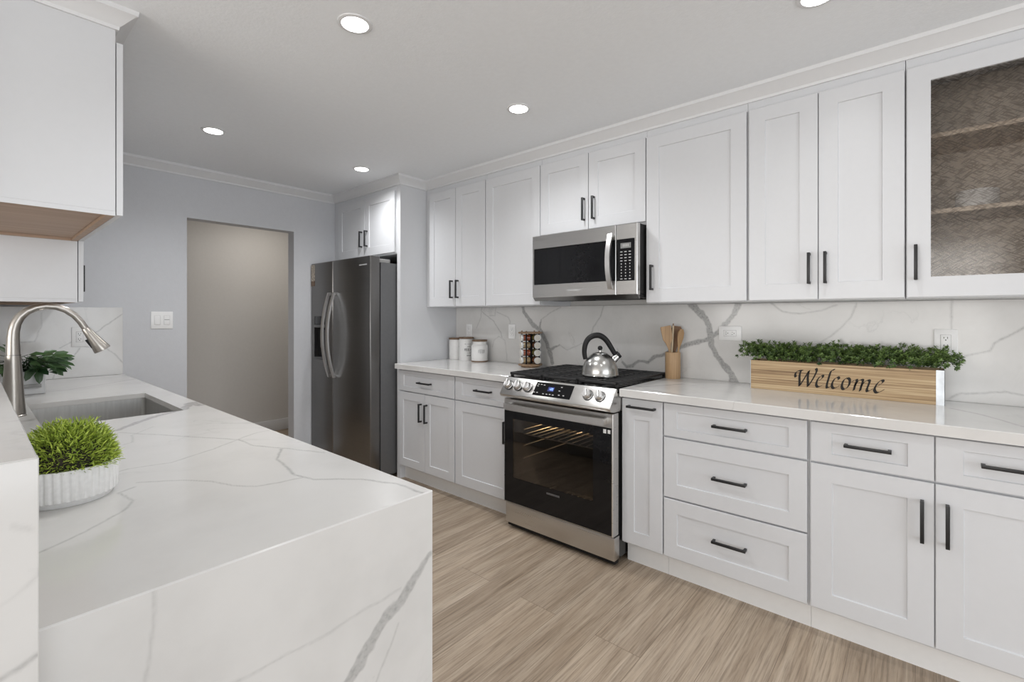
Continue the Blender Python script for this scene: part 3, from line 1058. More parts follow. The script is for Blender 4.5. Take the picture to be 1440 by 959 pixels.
def loft(bm, rings, cap_first=True, cap_last=True):
    for P, Q in zip(rings, rings[1:]):
        m = len(P)
        for k in range(m):
            bm.faces.new((P[k], P[(k + 1) % m], Q[(k + 1) % m], Q[k]))
    if cap_first:
        bm.faces.new(rings[0])
    if cap_last:
        bm.faces.new(rings[-1])


t = thing('kitchen_sink', 'undermount stainless steel sink set in the peninsula countertop', 'sink', (0.395, 2.756, 0.66))
bm = BM()
x0, x1, y0, y1 = 0.166, 0.624, 2.400, 3.112
rings = [rrect(bm, x0 + .012, x1 - .012, y0 + .012, y1 - .012, 0.668, 0.03), rrect(bm, x0 + .008, x1 - .008, y0 + .008, y1 - .008, 0.68, 0.03), rrect(bm, x0 + .008, x1 - .008, y0 + .008, y1 - .008, 0.882, 0.02),
         rrect(bm, x0 - .012, x1 + .012, y0 - .012, y1 + .012, 0.882, 0.03), rrect(bm, x0 - .012, x1 + .012, y0 - .012, y1 + .012, 0.885, 0.03), rrect(bm, x0 + .010, x1 - .010, y0 + .010, y1 - .010, 0.885, 0.02),
         rrect(bm, x0 + .0105, x1 - .0105, y0 + .0105, y1 - .0105, 0.692, 0.02), rrect(bm, x0 + .022, x1 - .022, y0 + .022, y1 - .022, 0.679, 0.02), rrect(bm, 0.34, 0.45, 2.70, 2.81, 0.675, 0.05)]
loft(bm, rings)
obj('basin', bm, M['sink'], t)
bm = add_lathe(BM(), (0.395, 2.755, 0.6756), [(0, 0), (0.045, 0), (0.044, 0.003), (0.03, 0.002), (0.0, 0.001)], 24)
obj('drain', bm, M['chrome'], t)

t = thing('kitchen_faucet', 'tall brushed-nickel gooseneck faucet with pull-down spray head beside the sink', 'faucet', (0.119, 2.78, 0.91))
YF = 2.78
bm = add_lathe(BM(), (0.119, YF, 0.9102), [(0, 0), (0.0405, 0), (0.0405, 0.004), (0.038, 0.006), (0.033, 0.08), (0.0275, 0.17), (0.0232, 0.2475), (0.0, 0.2475)], 32)
obj('body', bm, M['nickel'], t)
pts = [(0.119, 1.1585), (0.119, 1.19), (0.119, 1.225), (0.1205, 1.255), (0.126, 1.285), (0.138, 1.313), (0.158, 1.336), (0.184, 1.351), (0.214, 1.3585), (0.245, 1.356), (0.275, 1.343), (0.302, 1.320), (0.323, 1.291), (0.337, 1.263)]
rad = [0.0222, 0.0212, 0.0200, 0.0190, 0.0178, 0.0166, 0.0156, 0.0147, 0.014, 0.0136, 0.0134, 0.0132, 0.0131, 0.013]
bm = add_tube(BM(), [(x, YF, z) for x, z in pts], rad, 20)
obj('gooseneck_spout', bm, M['nickel'], t)
hd = Vector((0.337, YF, 1.263))
dr = Vector((0.52, 0, -0.86)).normalized()
bm = add_lathe(BM(), hd + dr * .0005, [(0, 0), (0.0135, 0), (0.0148, 0.003), (0.018, 0.03), (0.0255, 0.08), (0.0315, 0.108), (0.031, 0.1135), (0.026, 0.1145), (0.0, 0.1135)], 28, axis=tuple(dr))
sp = obj('spray_head', bm, M['nickel'], t)
side = Vector((-0.86, 0, -0.52)).normalized()
c = hd + dr * 0.066 + side * 0.0225
bm = add_tube(BM(), [c - dr * .02, c + dr * .022], 0.006, 8)
obj('spray_button', bm, M['black'], sp)
bm = add_lathe(BM(), (0.119, YF, 1.157), [(0.0, 0), (0.0236, 0), (0.0236, 0.002), (0.0, 0.002)], 28)
obj('collar', bm, M['grey_metal'], t)

# ================================================================== range
t = thing('gas_range', 'stainless slide-in gas range with black oven door between the base cabinets', 'range', (2.55, 1.594, 0))
RY0, RY1 = 1.216, 1.972
bm = BM()
for q in ((2.262, 2.878, RY0 + .002, RY0 + .06, 0.035, 0.900), (2.262, 2.878, RY1 - .06, RY1 - .002, 0.035, 0.900), (2.80, 2.878, RY0 + .061, RY1 - .061, 0.035, 0.900),
          (2.262, 2.799, RY0 + .061, RY1 - .061, 0.035, 0.29), (2.262, 2.799, RY0 + .061, RY1 - .061, 0.72, 0.900)):
    add_box(bm, *q)
obj('body', bm, M['enamel'], t)
for x in (2.30, 2.80):
    for y in (RY0 + .05, RY1 - .05):
        obj('levelling_foot', add_lathe(BM(), (x, y, 0.0), [(0, 0), (0.02, 0), (0.018, 0.012), (0.010, 0.014), (0.010, 0.0345), (0, 0.0345)], 14), M['black'], t)
# warming drawer
bm = add_box(BM(), 2.205, 2.260, RY0 - .002, RY1, 0.036, 0.158, 0.004)
obj('storage_drawer', bm, M['steel'], t)
obj('kick_strip', box(2.225, 2.2615, RY0 + .006, RY1 - .004, 0.012, 0.0345), M['black'], t)
# oven door
FR = face_mx(2.255)
bm = add_plate_hole(BM(), FR, (RY0 - .001, RY1, 0.166, 0.806), (RY0 + .0065, RY1 - .003, 0.172, 0.733), 0.006, 0.065, 0.003)
door = obj('oven_door', bm, M['steel'], t)
bm = add_plate_hole(BM(), FR, (RY0 + .007, RY1 - .0035, 0.1725, 0.7325), (1.335, 1.902, 0.325, 0.685), 0.008, 0.063, 0.001)
obj('glass_surround', bm, M['black_glass'], door)
obj('oven_window', box(2.1935, 2.1975, 1.336, 1.901, 0.326, 0.684), M['oven_glass'], door)
HB = []
for k in range(17):
    u = -1 + k / 8
    HB.append((2.255 - (0.098 + 0.022 * (1 - u * u)), 1.594 + u * 0.348, 0.767))
bm = add_tube(BM(), HB, 1.0, flat=(0.0065, 0.0165), up=(0, 0, 1))
for s in (-1, 1):
    y = 1.594 + s * 0.338
    add_box(bm, 2.150, 2.192, y - .010, y + .010, 0.752, 0.782, 0.002)
obj('handle', bm, M['steel_v'], door)
obj('badge', box(2.1915, 2.1925, 1.553, 1.645, 0.288, 0.299), M['dim_print'], door)
bm = BM()
for y, w in ((1.2385, .016), (1.2635, .018)):
    add_box(bm, 2.1912, 2.1918, y - w / 2, y + w / 2, 0.712 - w * .6, 0.712 + w * .6)
st = obj('sticker', bm, M['white_plastic'], door)
# racks and bulb inside the oven
bm = BM()
for k in range(13):
    y = 1.30 + k * 0.049
    add_tube(bm, [(2.30, y, 0.575), (2.78, y, 0.575)], 0.0032, 8)
for x in (2.305, 2.54, 2.775):
    add_tube(bm, [(x, RY0 + .066, 0.571), (x, RY1 - .066, 0.571)], 0.004, 8)
obj('oven_rack', bm, M['rack'], t)
bm = BM()
for z in (0.42, 0.50, 0.60, 0.66):
    add_tube(bm, [(2.30, RY1 - .068, z), (2.78, RY1 - .068, z)], 0.0035, 8)
obj('rack_guide', bm, M['rack'], t)
obj('oven_bulb', add_lathe(BM(), (2.775, 1.70, 0.66), [(0, 0), (0.012, 0.004), (0.016, 0.014), (0.012, 0.024), (0, 0.026)], 14, axis='-X'), M['bulb'], t)
ld = bpy.data.lights.new('oven_light', 'POINT')
ld.energy = 3.2
ld.color = (1.0, 0.74, 0.42)
ld.shadow_soft_size = 0.02
lo = bpy.data.objects.new('oven_light', ld)
COL.objects.link(lo)
lo.parent = t
lo.location = Vector((2.73, 1.70, 0.66)) - Vector(t.location)
# slanted control panel
PA = [(2.1525, 0.838), (2.2245, 0.935), (2.300, 0.935), (2.300, 0.812), (2.200, 0.812), (2.166, 0.820)]
bm = add_prism(BM(), PA, lambda a, b, c: (a, c, b), RY0 - .004, RY1 + .006)
bmesh.ops.bevel(bm, geom=bm.edges[:], offset=0.004, segments=2, affect='EDGES', profile=0.5)
cp = obj('control_panel', bm, M['steel'], t)
A0, A1 = Vector((2.1525, 0, 0.838)), Vector((2.2245, 0, 0.935))
UP = (A1 - A0).normalized()
OUT = Vector((-UP.z, 0, UP.x))


def slope(a, b, c):       # across (y), along the slope from its lower edge, outwards
    p = A0 + UP * b + OUT * c
    return (p.x, a, p.z)


def slope_box(bm, a0, a1, b0, b1, c0, c1):
    return add_prism(bm, [(a0, b0), (a1, b0), (a1, b1), (a0, b1)], slope, c0, c1)


sc_ = obj('touch_display', slope_box(BM(), 1.468, 1.728, 0.022, 0.108, 0.0003, 0.0022), M['black_glass'], cp)
bm = BM()
for k, (a, b) in enumerate(((1.712, .094), (1.690, .094), (1.668, .092), (1.712, .082), (1.700, .040), (1.655, .036), (1.630, .036), (1.608, .037), (1.586, .036), (1.545, .090), (1.552, .066), (1.545, .040), (1.515, .040), (1.722, .040))):
    obj('touch_icon', slope_box(BM(), a - .0055, a + .0055, b - .0022, b + .0022, 0.0022, 0.0026), M['label_print'], cp)
obj('clock_glow', slope_box(BM(), 1.592, 1.634, 0.056, 0.084, 0.0022, 0.0025), M['blue_lit'], cp)
bm = BM()
SEG = {'a': (0, 2), 'b': (1, 1.5), 'c': (1, .5), 'd': (0, 0), 'e': (-1, .5), 'f': (-1, 1.5), 'g': (0, 1)}


def digit(bm, a, b, w, h, segs):
    for s in segs:
        dx, dz = SEG[s]
        if s in 'adg':
            slope_box(bm, a - w * .4, a + w * .4, b + dz * h / 2 - .0008, b + dz * h / 2 + .0008, 0.0025, 0.0029)
        else:
            ax = a - dx * w / 2
            slope_box(bm, ax - .0008, ax + .0008, b + dz * h / 2 - h * .21, b + dz * h / 2 + h * .21, 0.0025, 0.0029)


digit(bm, 1.6235, 0.064, .0065, .013, 'bc')
digit(bm, 1.6115, 0.064, .0065, .013, 'abdeg')
digit(bm, 1.6020, 0.064, .0065, .013, 'abcdef')
obj('clock_digits', bm, M['blue'], cp)
for y in (1.930, 1.855, 1.782, 1.364, 1.290):
    c = Vector(slope(y, 0.064, 0.0))
    kn = obj('knob', add_lathe(BM(), c + OUT * .0005, [(0, 0), (0.0285, 0), (0.0285, 0.004), (0.0255, 0.006), (0.0240, 0.026), (0.0225, 0.0285), (0, 0.0285)], 28, axis=tuple(OUT)), M['steel_v'], t)
    obj('knob_ring', add_lathe(BM(), c + OUT * .0006, [(0.0288, 0), (0.0305, 0), (0.0305, 0.005), (0.0288, 0.005), (0.0288, 0)], 28, axis=tuple(OUT)), M['black'], kn)
    bm = BM()
    tw = 0.10 if y > 1.5 else 0.35
    d1 = (UP * math.cos(tw) + Vector((0, 1, 0)) * math.sin(tw))
    d2 = OUT.cross(d1).normalized()
    vs = []
    for s1, s2, h in ((-1, -1, .024), (1, -1, .024), (1, 1, .024), (-1, 1, .024), (-1, -1, .039), (1, -1, .039), (1, 1, .039), (-1, 1, .039)):
        k2 = 1.0 if h < .03 else .72
        vs.append(bm.verts.new(c + d1 * (.0215 * s1) + d2 * (.0075 * s2 * k2) + OUT * h))
    for q in ((0, 1, 2, 3), (7, 6, 5, 4), (0, 4, 5, 1), (1, 5, 6, 2), (2, 6, 7, 3), (3, 7, 4, 0)):
        bm.faces.new([vs[k] for k in q])
    bmesh.ops.bevel(bm, geom=bm.edges[:], offset=0.002, segments=2, affect='EDGES', profile=0.5)
    obj('grip', bm, M['steel_v'], kn)
# cooktop, burners and grates
obj('cooktop', box(2.226, 2.885, RY0 - .004, RY1 + .006, 0.9045, 0.937, 0.005), M['enamel'], t)
for x, y, r in ((2.39, 1.345, .048), (2.39, 1.842, .042), (2.72, 1.345, .038), (2.72, 1.842, .034), (2.555, 1.594, .045)):
    bu = obj('burner', add_lathe(BM(), (x, y, 0.9372), [(0, 0), (r * 1.25, 0), (r * 1.2, .004), (r, .006), (r, .011), (0, .011)], 28), M['grey_metal'], t)
    obj('burner_cap', add_lathe(BM(), (x, y, 0.9485), [(0, 0), (r * .92, 0), (r * .95, .003), (r * .85, .0065), (0, .0075)], 28), M['cast_iron'], bu)
for y0, y1 in ((1.218, 1.4665), (1.469, 1.719), (1.7215, 1.970)):
    bm = BM()
    X0, X1, ZT = 2.243, 2.868, 0.966
    for q in ((X0, X0 + .016, y0, y1, .948, ZT - .002), (X1 - .016, X1, y0, y1, .948, ZT - .002), (X0, X1, y0, y0 + .014, .950, ZT - .002), (X0, X1, y1 - .014, y1, .950, ZT - .002)):
        add_box(bm, *q, 0.004)
    for k in range(9):
        x = X0 + .062 + k * (X1 - X0 - .124) / 8
        add_box(bm, x - .005, x + .005, y0 + .008, y1 - .008, .951, ZT, 0.003)
    ym = (y0 + y1) / 2
    add_box(bm, X0 + .01, X1 - .01, ym - .006, ym + .006, .951, ZT, 0.003)
    for x in (X0 + .012, X1 - .012):
        for y in (y0 + .010, y1 - .010):
            add_box(bm, x - .008, x + .008, y - .008, y + .008, .9373, .953, 0.002)
    obj('grate', bm, M['cast_iron'], t)

# ================================================================== microwave
t = thing('microwave', 'stainless over-the-range microwave with black window under the short cabinet', 'microwave', (2.68, 1.579, 1.43))
MY0, MY1, MXF = 1.2065, 1.9535, 2.449
obj('body', box(2.485, 2.8985, MY0 + .004, MY1 - .004, 1.443, 1.8405, 0.002), M['black'], t)
FM = face_mx(2.484)
YS = 1.339          # joint of door and control column
bm = add_plate_hole(BM(), FM, (YS + .001, MY1, 1.437, 1.838), (YS + .0035, 1.940, 1.519, 1.7545), 0.001, 0.035, 0.003)
door = obj('door', bm, M['steel'], t)
obj('window', box(2.4535, 2.460, YS + .004, 1.9395, 1.5195, 1.754), M['black_glass'], door)
HB = []
for k in range(15):
    u = -1 + k / 7
    HB.append((2.449 - (0.016 + 0.034 * (1 - u * u)), 1.366, 1.630 + u * 0.158))
bm = add_tube(BM(), HB, 1.0, flat=(0.0062, 0.0145), up=(0, 1, 0))
for s in (-1, 1):
    z = 1.630 + s * 0.150
    add_box(bm, 2.428, 2.4505, 1.358, 1.374, z - .008, z + .008, 0.002)
obj('handle', bm, M['steel_v'], door)
bm = add_plate_hole(BM(), FM, (MY0, YS - .001, 1.437, 1.838), (1.222, YS - .0035, 1.516, 1.7545), 0.001, 0.035, 0.003)
cc = obj('control_column', bm, M['steel'], t)
obj('keypad', box(2.4535, 2.460, 1.2225, YS - .004, 1.5165, 1.754), M['black_glass'], cc)
obj('clock_display', box(2.4528, 2.4534, 1.247, 1.312, 1.702, 1.732), M['lcd'], cc)
bm = BM()
for r in range(10):
    z = 1.682 - r * 0.0172
    for k in range(3):
        y = 1.307 - k * 0.0265
        w, h = (.007, .0022) if (r < 4 or r > 8) else (.0028, .0030)
        add_box(bm, 2.4529, 2.4534, y - w, y + w, z - h, z + h)
for k in range(4):
    add_box(bm, 2.4522, 2.4527, 1.262 + k * .010, 1.2665 + k * .010, 1.711, 1.725)
obj('key_marks', bm, M['label_print'], cc)
bm = BM()
for k in range(7):
    y = 1.668 - k * .0135
    add_box(bm, 2.4484, 2.4489, y - .0045, y + .0045, 1.4725, 1.4795)
obj('badge', bm, M['label_print'], door)
bm = add_prism(BM(), [(2.455, 1.4365), (2.485, 1.4365), (2.485, 1.414), (2.475, 1.414)], lambda a, b, c: (a, c, b), MY0 + .002, MY1 - .002)
obj('lower_trim', bm, M['dark_steel'], t)
bm = add_box(BM(), 2.4865, 2.895, MY0 + .006, MY1 - .006, 1.422, 1.4425, 0.002)
for k in range(2):
    a = MY0 + .06 + k * .36
    for j in range(9):
        add_box(bm, 2.52 + j * .022, 2.530 + j * .022, a, a + .27, 1.4165, 1.4225)
obj('vent_underside', bm, M['black'], t)

# ================================================================== fridge
t = thing('refrigerator', 'dark stainless side-by-side refrigerator with ice dispenser in the white alcove', 'fridge', (2.45, 3.74, 0))
FY0, FY1, YG = 3.262, 4.226, 3.838
obj('body', box(2.158, 2.86, FY0 + .004, FY1 - .004, 0.03, 1.742, 0.003), M['grey_metal'], t)
obj('base_grille', box(2.12, 2.157, FY0 + .01, FY1 - .01, 0.012, 0.062), M['black'], t)
FF = face_mx(2.148)


def rounded_door(bm, y0, y1, z0, z1, hole=None):
    if hole is None:
        return add_box(bm, 2.060, 2.148, y0, y1, z0, z1, 0.006, 3)
    return add_plate_hole(bm, FF, (y0, y1, z0, z1), hole, 0.0, 0.088, 0.006)


rd = obj('right_door', rounded_door(BM(), FY0, YG - .003, 0.07, 1.790), M['dark_steel'], t)
ld_ = obj('left_door', rounded_door(BM(), YG + .003, FY1, 0.07, 1.790, (3.975, 4.168, 0.925, 1.312)), M['dark_steel'], t)
for d, y in ((rd, YG - .042), (ld_, YG + .045)):
    HB = []
    for k in range(21):
        u = -1 + k / 10
        HB.append((2.060 - (0.012 + 0.062 * (1 - u * u)), y, 1.152 + u * 0.362))
    bm = add_tube(BM(), HB, 1.0, flat=(0.0075, 0.0135), up=(0, 1, 0))
    for s in (-1, 1):
        z = 1.152 + s * 0.352
        add_box(bm, 2.040, 2.0615, y - .011, y + .011, z - .012, z + .012, 0.003)
    obj('handle', bm, M['steel_v'], d)
bm = add_box(BM(), 2.100, 2.146, 3.9755, 4.1675, 0.9255, 1.3115)          # back of the recess
dp = obj('water_dispenser', bm, M['black'], ld_)
obj('dispenser_panel', box(2.062, 2.099, 3.977, 4.166, 1.238, 1.310, 0.002), M['black_glass'], dp)
obj('dispenser_ledge', box(2.052, 2.099, 3.977, 4.166, 1.212, 1.2365, 0.003), M['dark_steel'], dp)
obj('drip_tray', box(2.056, 2.099, 3.977, 4.166, 0.9265, 0.948, 0.003), M['grey_metal'], dp)
obj('paddle', box(2.085, 2.099, 4.03, 4.11, 1.03, 1.19, 0.003), M['grey_metal'], dp)
bm = BM()
for k in range(9):
    y = 3.414 - k * .0125
    add_box(bm, 2.0588, 2.0594, y - .0042, y + .0042, 1.7185, 1.7275)
obj('badge', bm, M['label_print'], rd)
bm = add_box(BM(), 2.10, 2.25, FY0 + .008, FY0 + .075, 1.7425, 1.772, 0.004)
add_lathe(bm, (2.125, FY0 + .03, 1.7725), [(0, 0), (0.014, 0), (0.014, 0.010), (0, 0.010)], 14)
obj('hinge_cover', bm, M['hinge'], t)
o = obj('fridge_magnet', box(2.0575, 2.0595, 4.160, 4.224, 1.630, 1.776), M['paper'], None, (2.0585, 4.19, 1.63))
tag(o, 'patterned tan strip stuck to the top outer corner of the fridge', 'magnet')
obj('dark_end', box(2.0572, 2.0594, 4.1605, 4.2235, 1.585, 1.6295), M['lid_wood'], o)

# ================================================================== things on the counters
# kettle
KX, KY, KZ = 2.419, 1.425, 0.9664
t = thing('tea_kettle', 'domed stainless kettle with black loop handle standing on the range grates', 'kettle', (KX, KY, KZ))
prof = [(0, 0), (0.098, 0), (0.106, 0.004), (0.1065, 0.010), (0.104, 0.014), (0.1035, 0.03), (0.099, 0.055), (0.090, 0.080), (0.076, 0.102), (0.058, 0.120), (0.043, 0.130), (0.043, 0.128), (0, 0.128)]
obj('body', add_lathe(BM(), (KX, KY, KZ), prof, 48), M['kettle'], t)
lidp = obj('lid', add_lathe(BM(), (KX, KY, KZ + .1285), [(0, 0), (0.0425, 0), (0.042, 0.004), (0.026, 0.009), (0.006, 0.0115), (0.005, 0.022), (0, 0.022)], 36), M['kettle'], t)
obj('knob', add_lathe(BM(), (KX, KY, KZ + .149), [(0, 0), (0.006, 0.0005), (0.0125, 0.006), (0.0145, 0.0135), (0.0125, 0.021), (0.006, 0.0265), (0, 0.027)], 20), M['black'], lidp)
DR = Vector((0.657, -0.754, 0)).normalized()      # towards the spout
pts = []
for u, h in ((-.086, .098), (-.092, .135), (-.088, .178), (-.072, .212), (-.045, .232), (-.012, .237), (.016, .226), (.040, .203), (.062, .168), (.082, .134), (.092, .118)):
    p = Vector((KX, KY, KZ + h)) + DR * u
    pts.append(p)


def smooth_path(pts, k=4):
    out = []
    P = [pts[0]] + pts + [pts[-1]]
    for i in range(1, len(P) - 2):
        for j in range(k):
            s = j / k
            a, b, c, d = P[i - 1], P[i], P[i + 1], P[i + 2]
            out.append(0.5 * ((2 * b) + (c - a) * s + (2 * a - 5 * b + 4 * c - d) * s * s + (3 * b - a - 3 * c + d) * s ** 3))
    out.append(pts[-1])
    return out


hp = smooth_path(pts)
n = len(hp)
obj('handle', add_tube(BM(), hp, [0.0125 + 0.004 * math.sin(PI * i / (n - 1)) for i in range(n)], 16), M['black'], t)
s0 = Vector((KX, KY, KZ + .088)) + DR * .070
sd = (DR * .62 + Vector((0, 0, 1)) * .55).normalized()
obj('spout', add_lathe(BM(), s0, [(0, 0), (0.024, 0), (0.021, 0.02), (0.0175, 0.042), (0, 0.042)], 24, axis=tuple(sd)), M['kettle'], t)
cap = obj('spout_cap', add_lathe(BM(), s0 + sd * .0425, [(0, 0), (0.0185, 0), (0.0195, 0.004), (0.018, 0.016), (0, 0.018)], 24, axis=tuple(sd)), M['black'], t)
obj('cap_lever', add_tube(BM(), [s0 + sd * .060 - DR * .004, s0 + sd * .058 - DR * .020 + Vector((0, 0, .012))], [0.006, 0.0085], 10), M['black'], cap)

# crock with wooden utensils
CX, CY, CZ = 2.83, 1.160, 0.9353
t = thing('utensil_crock', 'bamboo cylinder crock holding wooden utensils beside the range', 'crock', (CX, CY, CZ))
obj('cylinder', add_lathe(BM(), (CX, CY, CZ), [(0, 0), (0.043, 0), (0.045, 0.003), (0.045, 0.157), (0.0435, 0.160), (0.040, 0.158), (0.039, 0.008), (0, 0.007)], 36), M['bamboo'], t)
GU = 'wooden utensils in the crock'
RT = Vector((0.657, -0.754, 0))           # to the right as one faces the crock
FW = Vector((0.754, 0.657, 0))            # away from the viewer


def cpt(u, d, h):
    return Vector((CX, CY, CZ)) + RT * u + FW * d + Vector((0, 0, h))


def paddle(name, label, b, tip, widths, th, mat, lean=0.0):
    """a flat utensil from b to tip; widths = (share of length, half width) pairs"""
    bm = BM()
    b, tip = Vector(b), Vector(tip)
    ax = (tip - b)
    ln = ax.length
    ax.normalize()
    s = RT - ax * RT.dot(ax)
    s.normalize()
    if lean:
        s = Matrix.Rotation(lean, 3, ax) @ s
    n = ax.cross(s).normalized()
    rings = []
    for f_, w in widths:
        p = b + ax * (ln * f_)
        e = min(w * .3, th * .4)
        rings.append([bm.verts.new(p + s * x + n * y) for x, y in ((-w, -th + e), (-w + e, -th), (w - e, -th), (w, -th + e), (w, th - e), (w - e, th), (-w + e, th), (-w, th - e))])
    loft(bm, rings)
    o = obj(name, bm, mat, None, tuple(b))
    return tag(o, label, 'utensil', GU)


paddle('spatula', 'broad wooden turner at the range side of the bamboo crock', cpt(.004, -.010, .012), cpt(-.049, -.014, .318), ((0, .006), (.55, .007), (.66, .016), (.74, .029), (.97, .033), (1, .031)), .0035, M['utensil'])
paddle('spatula', 'pale thin wooden stick edge-on in the middle of the crock', cpt(-.014, .004, .012), cpt(.004, .003, .322), ((0, .004), (.5, .005), (.75, .006), (1, .005)), .003, M['utensil_pale'])
paddle('chopstick', 'slender dark-tipped wooden stick behind the pale one in the crock', cpt(-.004, .013, .012), cpt(.008, .013, .334), ((0, .0035), (.6, .004), (1, .003)), .003, M['utensil_dark'])
paddle('cooking_spoon', 'dark wooden spatula at the planter side of the bamboo crock', cpt(.002, .025, .012), cpt(.034, .024, .318), ((0, .006), (.5, .008), (.62, .018), (.72, .030), (.93, .033), (1, .022)), .004, M['utensil_dark'], -.25)
paddle('cooking_spoon', 'red-brown wooden spoon leaning outermost towards the planter', cpt(.000, -.026, .012), cpt(.048, -.018, .300), ((0, .005), (.62, .006), (.72, .014), (.82, .021), (.93, .021), (1, .011)), .004, M['utensil'], .35)

# canisters
GC = 'white canisters with brown lids'


def strokes(bm, cx, cy, r, z, u0, u1, n, h, seed, th=.0016):
    """a line of small hand-lettered strokes round the front of a canister"""
    rd_ = random.Random(seed)
    a_front = math.atan2(-cy, -cx)
    for k in range(n):
        a = a_front - (u0 + (u1 - u0) * (k + .5) / n) / r
        hh = h * rd_.uniform(.55, 1.0)
        w = (u1 - u0) / n * rd_.uniform(.25, .6) / 2
        kind = rd_.choice('Iov')
        zz = z
        if kind == 'I':
            segs = [(0, -hh / 2, 0, hh / 2)]
        elif kind == 'o':
            segs = [(-w, -hh / 2, -w, hh / 2), (w, -hh / 2, w, hh / 2), (-w, hh / 2, w, hh / 2)]
        else:
            segs = [(-w, hh / 2, 0, -hh / 2), (0, -hh / 2, w, hh / 2)]
        for x0, z0, x1, z1 in segs:
            p0 = Vector((cx + (r + .0004) * math.cos(a - x0 / r), cy + (r + .0004) * math.sin(a - x0 / r), zz + z0))
            p1 = Vector((cx + (r + .0004) * math.cos(a - x1 / r), cy + (r + .0004) * math.sin(a - x1 / r), zz + z1))
            add_tube(bm, [p0, p1], th * .6, 5)


def canister(label, x, y, r, h, squat, lines):
    t = thing('canister', label, 'canister', (x, y, 0.9353), GC)
    if squat:
        pr = [(0, 0), (r * .97, 0), (r, .004), (r, h * .74), (r * .96, h * .80), (r * .84, h * .85), (r * .84, h * .985), (0, h * .985)]
    else:
        pr = [(0, 0), (r * .96, 0), (r, .005), (r, h * .93), (r * .96, h * .97), (r * .94, h * .985), (0, h * .985)]
    obj('jar', add_lathe(BM(), (x, y, 0.9353), pr, 40), M['ceramic'], t)
    rl = r * (.90 if squat else 1.0)
    obj('lid', add_lathe(BM(), (x, y, 0.9353 + h * .987), [(0, 0), (rl, 0), (rl * 1.02, .003), (rl * 1.02, .012), (rl, .0145), (0, .0145)], 40), M['lid_wood'], t)
    if squat:
        obj('base_ring', add_lathe(BM(), (x, y, 0.9353), [(r * .975, 0.0005), (r * 1.012, 0.0005), (r * 1.012, .009), (r * 1.002, .010), (r * 1.002, .0045), (r * .975, .0045)], 40), M['lid_wood'], t)
    bm = BM()
    for z, u0, u1, n, hh, sd_, th in lines:
        strokes(bm, x, y, r, 0.9353 + z, u0, u1, n, hh, sd_, th)
    obj('lettering', bm, M['ink'], t)
    return t


canister('plain white canister standing hard against the white end panel', 2.830, 3.115, 0.064, 0.176, False, [(.112, -.050, -.018, 4, .005, 3, .0016)])
canister('tall white canister with several lines of dark lettering', 2.826, 2.985, 0.063, 0.186, False, [(.140, -.045, .018, 8, .007, 1, .0016), (.118, -.040, -.008, 5, .009, 2, .0014), (.092, -.030, .016, 5, .034, 9, .0022), (.092, -.052, -.034, 3, .014, 4, .0014), (.064, -.042, -.010, 4, .005, 5, .0016), (.042, -.040, -.004, 5, .010, 6, .0018)])
canister('squat cream canister with tall thin lettering, nearest the spice carousel', 2.806, 2.802, 0.0695, 0.170, True, [(.088, -.046, .012, 5, .042, 12, .0011)])

# spice carousel and its jars
SX, SY, SZ = 2.765, 2.225, 0.9353
t = thing('spice_carousel', 'brown wooden spice carousel with four tiers of jars beside the range', 'spice rack', (SX, SY, SZ))
obj('base', add_lathe(BM(), (SX, SY, SZ), [(0, 0), (0.070, 0), (0.072, .008), (0.088, .010), (0.090, .014), (0.090, .022), (0.088, .024), (0, .024)], 8), M['rack_wood'], t)
obj('top', add_lathe(BM(), (SX, SY, SZ + .249), [(0, 0), (0.088, 0), (0.091, .003), (0.091, .010), (0.089, .012), (0, .012)], 8), M['rack_wood'], t)
obj('core_post', box(SX - .012, SX + .012, SY - .012, SY + .012, SZ + .0245, SZ + .2485), M['black'], t)
RO = math.atan2(-SY, -SX) + math.radians(20)        # the way its front face looks
for k in range(4):
    a = RO + PI / 4 + k * PI / 2
    p = Vector((SX + .071 * math.cos(a), SY + .071 * math.sin(a), 0))
    bm = add_box(BM(), p.x - .004, p.x + .004, p.y - .004, p.y + .004, SZ + .0245, SZ + .2485)
    obj('post', bm, M['black'], t)
    obj('finial', add_lathe(BM(), (p.x, p.y, SZ + .2612), [(0, 0), (.005, .0), (.0065, .004), (.004, .008), (0, .009)], 10), M['rack_wood'], t)
SHADES = ['spice_brown', 'spice_tan', 'spice_green', 'spice_red']
GJ = 'spice jars in the carousel'
SIDES = [(0, 'front'), (-1, 'canister side'), (1, 'range side')]
TIER = ['bottom', 'second', 'third', 'top']
WHAT = {'front': 'facing the room', 'canister side': 'pointing towards the canisters', 'range side': 'pointing towards the range'}
